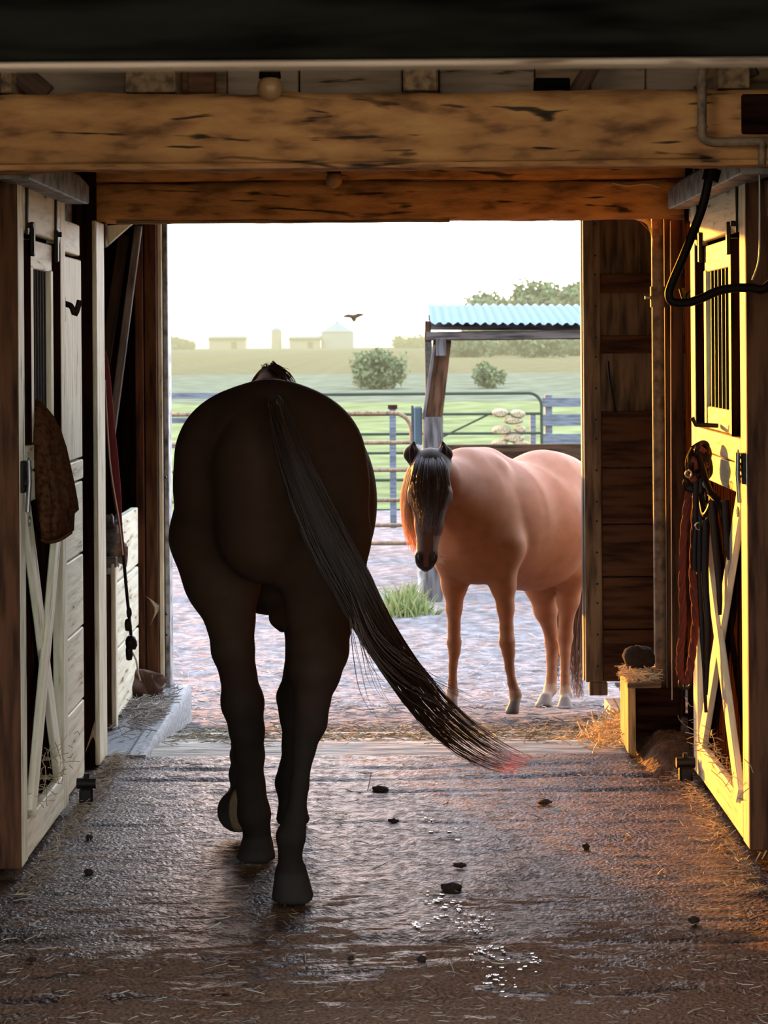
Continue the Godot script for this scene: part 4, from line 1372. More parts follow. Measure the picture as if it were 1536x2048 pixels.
func pony() -> void:
	var F := Field.new(Vector3(0.0, -0.36, -11.75), Vector3(1.12, 1.24, -10.05), 0.0125)
	var V := Vector3(0, 1, 0)
	# trunk
	F.cap(P(956, 1030, 10.62), P(990, 1030, 10.78), R(92, 10.62), R(112, 10.78), 0.02)
	F.cap(P(955, 1085, 10.56), P(962, 1060, 10.7), R(84, 10.56), R(96, 10.7), 0.06)
	F.cap(P(990, 1052, 10.78), P(1056, 1052, 11.02), R(118, 10.78), R(128, 11.02), 0.06)
	F.cap(P(1056, 1046, 11.02), P(1092, 1020, 11.16), R(124, 11.02), R(104, 11.16), 0.06)
	F.cap(P(1085, 988, 11.12), P(1110, 992, 11.28), R(88, 11.12), R(86, 11.28), 0.06)
	F.cap(P(1110, 1000, 11.2), P(1140, 1070, 11.16), R(82, 11.2), R(58, 11.16), 0.05)
	F.cap(P(1086, 1000, 11.3), P(1086, 1090, 11.3), R(70, 11.3), R(60, 11.3), 0.05)
	# withers and neck
	F.cap(P(968, 950, 10.75), P(930, 955, 10.60), R(56, 10.75), R(60, 10.60), 0.05)
	F.cap(P(935, 985, 10.58), P(880, 965, 10.36), R(76, 10.58), R(50, 10.36), 0.05)
	F.cap(P(960, 1000, 10.72), P(1000, 985, 10.85), R(80, 10.72), R(66, 10.85), 0.05)
	F.cap(P(935, 1030, 10.52), P(890, 985, 10.36), R(70, 10.52), R(44, 10.36), 0.05)
	F.cap(P(978, 955, 10.64), P(1002, 1090, 10.50), R(46, 10.64), R(50, 10.50), 0.025)
	F.cap(P(905, 1000, 10.50), P(910, 1110, 10.54), R(40, 10.5), R(46, 10.54), 0.03)
	# fore legs
	limb(F, [[912, 1110, 10.58, 46], [909, 1170, 10.60, 25], [908, 1215, 10.60, 15], [908, 1255, 10.60, 13]], 0.03)
	limb(F, [[908, 1255, 10.60, 12.5], [908, 1285, 10.60, 14.5], [909, 1302, 10.60, 12], [906, 1330, 10.60, 9], [905, 1362, 10.60, 9], [905, 1386, 10.59, 12], [904, 1398, 10.58, 10]], 0.012)
	limb(F, [[904, 1400, 10.57, 10.5], [903, 1416, 10.56, 14]], 0.008)
	limb(F, [[1000, 1100, 10.52, 46], [1006, 1170, 10.50, 25], [1011, 1215, 10.50, 16], [1013, 1255, 10.50, 14]], 0.03)
	limb(F, [[1013, 1255, 10.50, 13.5], [1014, 1284, 10.49, 16], [1017, 1304, 10.49, 13], [1019, 1335, 10.49, 9.5], [1024, 1365, 10.48, 9], [1031, 1389, 10.47, 12.5], [1030, 1403, 10.46, 10.5]], 0.012)
	limb(F, [[1029, 1406, 10.45, 10.5], [1025, 1426, 10.44, 15]], 0.008)
	# hind legs
	limb(F, [[1082, 1100, 11.2, 58], [1082, 1160, 11.2, 38], [1091, 1220, 11.26, 22], [1101, 1262, 11.34, 14.5]], 0.035)
	limb(F, [[1101, 1262, 11.34, 14], [1105, 1285, 11.36, 15.5], [1104, 1315, 11.35, 11.5], [1103, 1355, 11.32, 10.5], [1101, 1378, 11.30, 13], [1094, 1392, 11.26, 11]], 0.012)
	limb(F, [[1091, 1396, 11.24, 12.5], [1088, 1414, 11.22, 19]], 0.008)
	limb(F, [[1140, 1070, 11.1, 54], [1140, 1140, 11.06, 36], [1136, 1200, 11.10, 21], [1132, 1245, 11.16, 14.5]], 0.035)
	limb(F, [[1132, 1245, 11.16, 14], [1130, 1274, 11.19, 16], [1130, 1305, 11.18, 11], [1130, 1350, 11.15, 9], [1131, 1386, 11.12, 12], [1130, 1398, 11.09, 10.5]], 0.012)
	limb(F, [[1130, 1402, 11.07, 12], [1130, 1420, 11.05, 19]], 0.008)
	for q in [[903, 1416, 10.57], [1025, 1426, 10.45], [1088, 1414, 11.22], [1130, 1420, 11.05]]:
		var c := P(q[0], q[1], q[2])
		F.cut(c + Vector3(-0.08, 0, -0.12), c + Vector3(0.08, 0, 0.12), c.y)
	var fm := MB.new()
	var spot := noise(FastNoiseLite.TYPE_SIMPLEX_SMOOTH, 3.0, 3, 77)
	var paint := func(p: Vector3) -> Color:
		var c := Color(0.2373, 0.0905, 0.0406)
		var d := -p.z
		var low := p.y - G(d)
		c = c.lerp(Color(0.225, 0.108, 0.068), clampf((p.y - 0.75) * 1.2 + 0.35 * spot.get_noise_3dv(p), 0, 0.7))
		if low < 0.5:
			c = c.lerp(Color(0.159, 0.062, 0.0267), clampf((0.5 - low) * 2.0, 0, 0.7))
		if low < 0.06:
			c = c.lerp(Color(0.1255, 0.1046, 0.0879), 0.9)
		elif low < 0.11:
			c = c.lerp(Color(0.2678, 0.1841, 0.1255), 0.5)
		return c
	F.mesh(fm, paint)
	# the head on a finer grid
	var H := Field.new(Vector3(-0.02, 0.48, -10.62), Vector3(0.33, 1.24, -9.98), 0.006)
	H.cap(P(880, 965, 10.42), P(866, 940, 10.32), R(52, 10.42), R(40, 10.32), 0.02)
	H.cap(P(860, 932, 10.28), P(860, 985, 10.24), R(36, 10.28), R(41, 10.24), 0.03)
	H.cap(P(860, 985, 10.24), P(858, 1050, 10.20), R(41, 10.24), R(28, 10.20), 0.03)
	H.cap(P(858, 1050, 10.20), P(854, 1100, 10.17), R(28, 10.20), R(20, 10.17), 0.02)
	H.cap(P(863, 1000, 10.36), P(860, 1050, 10.28), R(32, 10.36), R(22, 10.28), 0.04)
	H.cap(P(854, 1100, 10.19), P(851, 1120, 10.18), R(21, 10.19), R(21, 10.18), 0.015)
	H.cap(P(838, 1112, 10.15), P(838, 1120, 10.15), R(9, 10.15), R(8, 10.15), 0.012)
	H.cap(P(867, 1112, 10.15), P(866, 1120, 10.15), R(9, 10.15), R(8, 10.15), 0.012)
	H.cap(P(853, 1132, 10.18), P(851, 1135, 10.20), R(9, 10.18), R(9, 10.2), 0.012)
	for s in [-1, 1]:
		H.cap(P(860 + s * 36, 985, 10.22), P(860 + s * 37, 1002, 10.22), 0.018, 0.016, 0.02)
	# ears
	H.cap(P(834, 930, 10.3), P(824, 908, 10.3), R(13, 10.3), R(17, 10.3), 0.012, Vector3(0, 0, 1), 1.5)
	H.cap(P(824, 908, 10.3), P(828, 883, 10.3), R(16.5, 10.3), R(2.5, 10.3), 0.006, Vector3(0, 0, 1), 1.5)
	H.cap(P(885, 930, 10.3), P(890, 908, 10.3), R(12, 10.3), R(15.5, 10.3), 0.012, Vector3(0, 0, 1), 1.5)
	H.cap(P(890, 908, 10.3), P(885, 883, 10.3), R(15, 10.3), R(2.5, 10.3), 0.006, Vector3(0, 0, 1), 1.5)
	H.mesh(fm, func(p: Vector3) -> Color:
		var c := Color(0.085, 0.050, 0.038)
		var y := p.y
		var m0 := P(854, 1112, 10.18)
		if y < m0.y + 0.03:
			c = c.lerp(Color(0.0217, 0.0186, 0.0186), clampf((m0.y + 0.03 - y) / 0.03, 0, 1))
			if absf(p.x - m0.x + 0.004) < 0.012 and y > m0.y - 0.05:
				c = Color(0.0992, 0.0372, 0.031)
		elif y > P(858, 925, 10.3).y:
			c = Color(0.0372, 0.0205, 0.0136)
		elif p.x > m0.x + 0.03 and y < m0.y + 0.10:
			c = c.lerp(Color(0.2108, 0.1736, 0.1488), 0.6)
		return c)
	var po := thing("pony", "light chestnut pony standing in the yard facing the doorway", "horse")
	var hm := surf(Color(1, 1, 1), T.fur, 1.2, 0.6)
	hm.vertex_color_use_as_albedo = true
	hm.metallic_specular = 0.18
	part(po, "body", fm.done(true), hm)
	for s in [[897, 996], [823, 996]]:
		var e := MB.new()
		e.ball(Vector3.ZERO, Vector3(0.012, 0.016, 0.014), 12)
		part(po, "eye", e.done(), mat(Color(0.03, 0.02, 0.02), 0.1), P(s[0], s[1], 10.215))
	for s in [[839, 1115], [866, 1115]]:
		var e := MB.new()
		e.ball(Vector3.ZERO, Vector3(0.009, 0.015, 0.006), 10)
		part(po, "nostril", e.done(), mat(Color(0.01, 0.008, 0.008), 0.6), P(s[0], s[1], 10.128))
	for s in [[824, 908], [888, 908]]:
		var e := MB.new()
		e.ball(Vector3.ZERO, Vector3(0.016, 0.045, 0.008), 12)
		part(po, "ear_lining", e.done(), mat(Color(0.16, 0.10, 0.075), 0.9), P(s[0], s[1], 10.275))
	var tm := mat(Color(1, 1, 1), 0.5)
	tm.vertex_color_use_as_albedo = true
	tm.backlight_enabled = true
	tm.backlight = Color(1.0, 0.85, 0.6)
	var hair_dark := [Color(0.045, 0.024, 0.016), Color(0.12, 0.07, 0.05)]
	var parts := [
		["forelock", [[860, 906, 10.27, 18, 0.03], [860, 932, 10.17, 34, 0.02], [859, 970, 10.125, 40, 0.02], [857, 1005, 10.105, 34, 0.018], [855, 1035, 10.10, 26, 0.015], [852, 1066, 10.10, 16, 0.012]], 260, 0.0022, hair_dark],
		["mane", [[842, 915, 10.34, 10, 0.05], [826, 945, 10.34, 12, 0.05], [816, 985, 10.34, 12, 0.05], [815, 1030, 10.34, 12, 0.045], [822, 1070, 10.34, 10, 0.04], [830, 1105, 10.33, 8, 0.03]], 300, 0.0022, [Color(0.72, 0.42, 0.14), Color(0.98, 0.76, 0.40)]],  # backlit glow of this side put into a brighter hair colour
		["mane", [[896, 918, 10.42, 4, 0.02], [904, 940, 10.40, 6, 0.02], [906, 970, 10.39, 7, 0.02], [904, 1005, 10.38, 6, 0.02]], 60, 0.0016, [Color(0.35, 0.22, 0.14), Color(0.62, 0.45, 0.33)]],
		["tail", [[1168, 990, 11.50, 8, 0.02], [1166, 1080, 11.52, 14, 0.03], [1160, 1180, 11.50, 18, 0.04], [1154, 1280, 11.48, 16, 0.04], [1152, 1345, 11.46, 14, 0.03], [1154, 1396, 11.45, 13, 0.03]], 260, 0.0026, [Color(0.13, 0.08, 0.055), Color(0.36, 0.20, 0.12)]],
		["tail", [[1140, 1080, 11.50, 10, 0.02], [1120, 1150, 11.5, 10, 0.03], [1113, 1220, 11.5, 9, 0.03], [1112, 1300, 11.48, 8, 0.03], [1114, 1360, 11.47, 7, 0.02]], 120, 0.0026, [Color(0.10, 0.07, 0.05), Color(0.32, 0.20, 0.12)]],
	]
	var n := 0
	for q in parts:
		var h := part(po, q[0], hair(q[1], q[2], q[3], 30 + n, 0.5, 0.15, q[4]), tm)
		h.set_meta("kind", "stuff")
		n += 1
	var wh := MB.new()
	for k in 26:
		var a := P(868 + rng.randf() * 8, 1105 + rng.randf() * 22, 10.16)
		wh.tube([a, a + Vector3(rng.randf_range(0.01, 0.04), rng.randf_range(-0.02, 0.02), rng.randf_range(0, 0.02))], [0.0007], 3, false)
	part(po, "whiskers", wh.done(), M.cord).set_meta("kind", "stuff")


# ------------------------------------------------------------------ the yard, the corral and what lies beyond
func yard() -> void:
	var f1 := noise(FastNoiseLite.TYPE_SIMPLEX_SMOOTH, 1.1, 4, 31)
	var f2 := noise(FastNoiseLite.TYPE_SIMPLEX_SMOOTH, 7.0, 4, 32)
	var hh := func(x: float, d: float) -> float:
		var side := clampf((absf(x) - 2.2) / 2.0, 0, 1)
		return lerpf(G(d), G(maxf(d, 13.0)), side) + 0.025 * f1.get_noise_2d(x * 0.6, d) + 0.014 * f2.get_noise_2d(x * 0.6, d) - 0.008
	top("ground", grid(span(-4.2, 4.2, 0.05), span(9.3, 17.0, 0.04), hh).done(), M.dirt, "trampled pale dirt of the yard outside the doorway", "", Vector3.ZERO, "", "structure")
	var hr := func(x: float, d: float) -> float: return -0.43 + 0.05 * f1.get_noise_2d(x * 0.3, d * 0.3) - (0.25 if d < 17.0 and absf(x) < 4.2 else 0.0)
	top("ground", grid(span(-40.0, 40.0, 0.8), span(10.35, 27.0, 0.35), hr).done(), M.dirt, "wide pale dirt of the corral", "", Vector3.ZERO, "", "structure")
	var bands := [
		[26.5, 60.0, Color(0.385, 0.405, 0.27), "green grass strip behind the corral rails"],
		[60.0, 95.0, Color(0.345, 0.355, 0.29), "pale green pasture beyond the fence"],
		[95.0, 210.0, Color(0.345, 0.325, 0.235), "tan stubble field beyond the pasture"],
		[210.0, 640.0, Color(0.33, 0.32, 0.25), "far yellow field reaching the farm buildings"]]
	for q in bands:
		var stp: float = (q[1] - q[0]) / 24.0
		var fmt := surf(q[2], T.field, 0.12, 1.0)
		fmt.specular_mode = BaseMaterial3D.SPECULAR_DISABLED
		top("field", grid(span(-q[1] * 0.9, q[1] * 0.9, q[1] * 0.06), span(q[0], q[1], stp), func(_x: float, d: float) -> float: return G(d)).done(), fmt, q[3], "", Vector3.ZERO, "", "structure")

func gate(called: String, label: String, m: Material, x0: float, x1: float, ytop: float, rails: Array, d: float, r: float, verticals: Array, corner := 0.18) -> Node3D:
	var g := thing(called, label, "gate")
	var lo: float = ytop - rails[-1]
	var path := [Vector3(x0, lo, -d)]
	for k in 7:
		var an := PI - PI / 2 * k / 6.0
		path.append(Vector3(x0 + corner + corner * cos(an), ytop - corner + corner * sin(an), -d))
	for k in 7:
		var an := PI / 2 - PI / 2 * k / 6.0
		path.append(Vector3(x1 - corner + corner * cos(an), ytop - corner + corner * sin(an), -d))
	path.append(Vector3(x1, lo, -d))
	part(g, "frame", rod(path, r, 8), m)
	part(g, "rail", rod([Vector3(x0, lo, -d), Vector3(x1, lo, -d)], r, 8), m)
	for q in rails.slice(0, -1):
		part(g, "rail", rod([Vector3(x0, ytop - q, -d), Vector3(x1, ytop - q, -d)], r * 0.9, 8), m)
	for v in verticals:
		part(g, "upright", rod([Vector3(v, ytop, -d), Vector3(v, lo, -d)], r * 0.8, 8), m)
	return g

func corral() -> void:
	var orange := surf(Color(0.40, 0.30, 0.19), T.grain, 2.0, 0.8)
	var green := mat(Color(0.13, 0.155, 0.13), 0.8, 0.0)
	green.metallic_specular = 0.2
	var d := 21.0
	var s := FPX / d
	var yt := EYE - (826 - CY) / s
	var rl := []
	for y in [885, 940, 1000, 1050, 1086]:
		rl.append((y - 826) / s)
	gate("tube_gate", "orange tube gate with a rounded top corner behind the pony's head", orange, -3.2, (822 - CX) / s, yt, rl, d, 0.022, [-1.6])
	# far grey gate and the board fence on either side of it
	var d2 := 30.0
	var s2 := FPX / d2
	var g2 := gate("tube_gate", "dark grey tube gate with a rounded corner beyond the shelter post", green, -2.0, (1082 - CX) / s2, EYE - (788 - CY) / s2, [41 / s2, 80 / s2, 118 / s2, 150 / s2, 172 / s2], d2, 0.022, [])
	part(g2, "diagonal_rail", rod([P(975, 830, d2), P(868, 882, d2)], 0.014, 8), green)
	var fw := wood(Color(0.25, 0.27, 0.31), 0, T.grain, 0.8, 0.3)
	var d3 := 32.0
	var f1 := thing("board_fence", "blue grey board fence right of the far gate", "fence")
	for y in [[796, 814], [829, 852], [868, 890]]:
		var a := P(1084, y[1], d3)
		var b := P(1300, y[0], d3)
		board(f1, "fence_board", Vector3(a.x, a.y, -d3), Vector3(b.x, b.y + 0.012, -d3 - 0.03), fw)
	for x in [1092, 1262]:
		board(f1, "fence_post", Vector3(P(x - 7, 0, d3).x, -0.43, -d3 - 0.035), Vector3(P(x + 7, 0, d3).x, EYE - (792 - CY) * d3 / FPX, -d3 - 0.14), fw)
	for x in [1060]:
		board(f1, "fence_post", Vector3(P(x - 5, 0, d3).x, -0.43, -d3 - 0.035), Vector3(P(x + 6, 0, d3).x, EYE - (828 - CY) * d3 / FPX, -d3 - 0.14), fw)
	var f2 := thing("board_fence", "blue grey board fence at the left edge behind the dark horse", "fence")
	for y in [[785, 803], [834, 852], [884, 902]]:
		var a := P(-420, y[1], d3)
		var b := P(470, y[0], d3)
		board(f2, "fence_board", Vector3(a.x, a.y, -d3), Vector3(b.x, b.y, -d3 - 0.03), fw)
	for x in [-400, -170, 60, 250, 462]:
		board(f2, "fence_post", Vector3(P(x - 7, 0, d3).x, -0.43, -d3 - 0.035), Vector3(P(x + 7, 0, d3).x, EYE - (780 - CY) * d3 / FPX, -d3 - 0.14), fw)
	# short grey post behind the orange gate
	var po := thing("fence_post", "short grey wooden post behind the orange gate", "post")
	board(po, "timber", Vector3(P(773, 0, 24).x, -0.44, -24.0), Vector3(P(786, 0, 24).x, EYE - (815 - CY) * 24 / FPX, -24.08), fw)
	board(po, "cap", Vector3(P(770, 0, 24).x, EYE - (818 - CY) * 24 / FPX, -23.98), Vector3(P(789, 0, 24).x, EYE - (810 - CY) * 24 / FPX, -24.1), M.dark1)
	# gate latch post: a short channel of blue grey sheet
	var sc := thing("gate_stop", "blue grey metal gate stop beside the shelter post", "post")
	part(sc, "channel", cbox(Vector3(R(17, 17.2), R(78, 17.2), 0.06), 0.015), mat(Color(0.16, 0.215, 0.235), 0.8, 0.0), P(836, 852, 17.2))
	part(sc, "pale_flange", cbox(Vector3(R(5, 17.2), R(82, 17.2), 0.05), 0.01), M.out_grey, P(825, 852, 17.22))
	part(sc, "foot", rod([P(836, 888, 17.2), Vector3(P(836, 0, 17.2).x, -0.44, -17.2)], 0.03, 10), M.galv)
	# shelter: posts, beam, brace and corrugated roof
	var sh := thing("shelter", "open shelter with a corrugated metal roof on a leaning brown post", "shelter")
	var ds := 17.0
	var foot := P(866, 1200, ds)
	part(sh, "post", rod([Vector3(foot.x, -0.45, -ds), P(866, 960, ds), P(866, 850, ds), P(866, 834, ds)], R(20, ds), 14), M.out_grey)
	bar(sh, "brace", P(865, 850, ds + 0.06), P(886, 668, ds + 0.06), R(36, ds), 0.10, Vector3(0, 0, 1), M.out_brown)
	bar(sh, "brace_edge", P(847, 838, ds + 0.0), P(869, 690, ds + 0.0), R(6, ds), 0.08, Vector3(0, 0, 1), M.out_grey)
	bar(sh, "back_post", Vector3(P(856, 0, 18.4).x, -0.45, -18.4), P(856, 664, 18.4), R(14, 18.4), 0.08, Vector3(0, 0, 1), surf(Color(0.17, 0.175, 0.13), T.grain, 2.0))
	board(sh, "bracket_plate", P(872, 712, ds - 0.06), P(892, 676, ds - 0.09), M.out_grey)
	var bm := hewn(2.6, R(17, ds), 0.09, 71, 0.008, 0.06)
	var bl := P(852, 672, ds)
	part(sh, "beam", bm, M.out_grey0, Vector3(bl.x + 1.3, bl.y, -ds + 0.02))
	board(sh, "fascia", P(850, 684, ds - 0.03), P(862, 642, ds - 0.03 + 0.04), M.out_brown)
	var roof := MB.new()
	var rings := []
	var ew := 3.0
	var wave := R(18, ds)
	var xl := P(856, 0, ds).x
	var pieces := 150
	for e in [[-0.08, 0.0], [0.0, 0.0], [0.5, 0.06], [1.0, 0.12], [1.6, 0.185], [1.6, 0.18], [0.0, -0.006], [-0.08, -0.006]]:
		var r := PackedVector3Array()
		for k in pieces + 1:
			var x := xl + ew * k / pieces
			r.append(Vector3(x, P(0, 664, ds).y + 0.045 + e[1] + 0.013 * cos(TAU * (x - xl) / wave) + 0.012 * (xl - x), -ds - e[0] + 0.06))
		rings.append(r)
	roof.loft(rings, false, false, Vector3.UP)
	part(sh, "roof_sheet", roof.done(), mat(Color(0.22, 0.30, 0.35), 0.95, 0.0))
	for k in 3:
		bar(sh, "purlin", Vector3(xl, P(0, 664, ds).y + 0.02 + 0.045 * k, -ds - 0.4 * (k + 1)), Vector3(xl + 2.8, P(0, 664, ds).y - 0.01 + 0.045 * k, -ds - 0.4 * (k + 1)), 0.05, 0.04, Vector3(0, 0, 1), M.out_grey)
	bar(sh, "far_post", Vector3(xl + 2.5, -0.45, -ds), Vector3(xl + 2.5, P(0, 664, ds).y, -ds), 0.14, 0.14, Vector3(0, 0, 1), M.out_grey)
	# feed bunk: a long brown timber trough behind the pony
	var tr := thing("feed_bunk", "long brown timber feed bunk behind the pony's back", "trough")
	var dt := 19.2
	board(tr, "side_board", P(880, 960, dt), P(1420, 886, dt) + Vector3(0, 0, -0.05), M.out_brown0)
	board(tr, "side_board", P(880, 960, dt + 0.5), P(1420, 892, dt + 0.5) + Vector3(0, 0, -0.05), M.out_brown0)
	for x in [900, 1060, 1220, 1400]:
		board(tr, "leg", Vector3(P(x - 12, 0, dt).x, -0.45, -dt - 0.06), Vector3(P(x + 12, 0, dt).x, EYE - (930 - CY) * dt / FPX, -dt - 0.44), M.out_brown)
	board(tr, "floor_board", P(880, 962, dt) + Vector3(0, 0.0, -0.06), P(1420, 955, dt) + Vector3(0, 0, -0.5), M.out_brown0)
	# split logs in the sun
	var lm := surf(Color(0.50, 0.44, 0.33), T.grain, 3.0, 0.9, T.grain_h, 0.4, false)
	var dl := 28.0
	var logs := [[1000, 826, 17, 11], [1035, 828, 16, 10], [1026, 841, 22, 9], [1003, 860, 20, 11], [1040, 858, 13, 9], [1028, 876, 24, 10], [1000, 886, 17, 8], [1040, 886, 16, 8], [1018, 900, 26, 8], [1016, 916, 26, 9], [1018, 935, 26, 10]]
	var where := ["topmost left", "topmost right", "second row", "third row left", "third row right", "fourth row", "low left", "low right", "hidden low", "next to lowest", "lowest"]
	for k in logs.size():
		var q = logs[k]
		var g := MB.new()
		var ly := R(q[3] - 1.8, dl)
		var lx := R(q[2] * 0.92, dl)
		var rings2 := []
		for e in [[-0.16, 0.7], [-0.13, 0.98], [0.0, 1.03], [0.13, 0.97], [0.16, 0.65]]:
			var r := PackedVector3Array()
			for j in 14:
				var a := TAU * j / 14
				r.append(Vector3(cos(a) * lx * e[1] * (1.0 + 0.06 * sin(a * 3 + k)), sin(a) * ly * e[1] * (1.0 + 0.08 * cos(a * 2 + k * 2.0)), e[0]))
			rings2.append(r)
		g.loft(rings2)
		top("split_log", g.done(), lm, "pale split log, %s of the stack by the far gate" % where[k], "log", P(q[0], q[1], dl), "split logs stacked by the far gate")
	# weeds at the foot of the shelter post
	var wd := MB.new()
	for k in 260:
		var px := 800 + rng.randfn() * 26
		var b := Vector3(P(px, 0, 16.2).x, -0.44, -16.2 + rng.randf_range(-0.25, 0.25))
		var hgt := rng.randf_range(0.08, 0.30) * (1.0 - absf(px - 805) / 110.0)
		var lean := Vector3(rng.randfn() * 0.06, 0, rng.randfn() * 0.06)
		var g := rng.randf()
		wd.col = Color(0.075, 0.11, 0.02).lerp(Color(0.17, 0.17, 0.05), g)
		wd.tube([b, b + Vector3(0, hgt * 0.6, 0) + lean * 0.4, b + Vector3(0, hgt, 0) + lean], [0.007, 0.006, 0.001], 4, false)
	var wm := mat(Color(1, 1, 1), 0.8)
	wm.vertex_color_use_as_albedo = true
	wm.backlight_enabled = true
	wm.backlight = Color(0.7, 0.7, 0.3)
	top("weeds", wd.done(true), wm, "clump of green weeds at the foot of the shelter post", "weeds", Vector3.ZERO, "", "stuff")

func tree(called: String, label: String, at: Vector3, w: float, h: float, sd: int, col: Color, blobs: int, leaf: float, group := "") -> void:
	var rg := RandomNumberGenerator.new()
	rg.seed = sd
	var t := thing(called, label, "tree" if called != "bush" else "bush", at, group)
	var tk := MB.new()
	tk.tube([Vector3(0, -0.3, 0), Vector3(0.02 * h, h * 0.3, 0), Vector3(0, h * 0.75, 0)], [h * 0.03, h * 0.022, h * 0.006], 8)
	for k in 6:
		var a := rg.randf() * TAU
		var y := h * rg.randf_range(0.2, 0.55)
		tk.tube([Vector3(0, y, 0), Vector3(cos(a) * w * 0.18, y + h * 0.14, sin(a) * w * 0.18), Vector3(cos(a) * w * 0.34, y + h * 0.22, sin(a) * w * 0.34)], [h * 0.012, h * 0.008, h * 0.003], 6)
	part(t, "trunk", tk.done(), M.dark1)
	var m := MB.new()
	for k in blobs:
		var c := Vector3.ZERO
		while true:
			c = Vector3(rg.randf_range(-1, 1), rg.randf_range(-1, 1), rg.randf_range(-1, 1))
			if c.length() < 1.0:
				break
		if called == "bush":
			c = Vector3(c.x * w * 0.38, h * 0.42 + c.y * h * 0.42 * (1.0 - 0.3 * absf(c.x)), c.z * w * 0.38)
		else:
			c = Vector3(c.x * w * 0.36, h * 0.52 + c.y * h * 0.36, c.z * w * 0.36)
		var cr := w * rg.randf_range(0.10, 0.24)
		for j in 60:
			var dir := Vector3(rg.randfn(), rg.randfn(), rg.randfn()).normalized()
			var p := c + dir * cr * pow(rg.randf(), 0.6)
			if p.y < 0.02 * h:
				continue
			var u := Vector3(rg.randfn(), rg.randfn(), rg.randfn()).normalized() * leaf
			var v2 := u.cross(dir).normalized() * leaf * 0.6
			var g := rg.randf_range(0.8, 1.15)
			m.col = Color(col.r * g, col.g * g, col.b * g)
			m.tri(p + u, p - u * 0.6 + v2, p - u * 0.6 - v2, Vector3(rg.randfn(), rg.randfn() + 0.6, rg.randfn()))
	var fm := mat(Color(1, 1, 1), 0.8)
	fm.vertex_color_use_as_albedo = true
	fm.backlight_enabled = true
	fm.backlight = Color(0.5, 0.52, 0.25)
	fm.specular_mode = BaseMaterial3D.SPECULAR_DISABLED
	part(t, "crown", m.done(true), fm).set_meta("kind", "stuff")

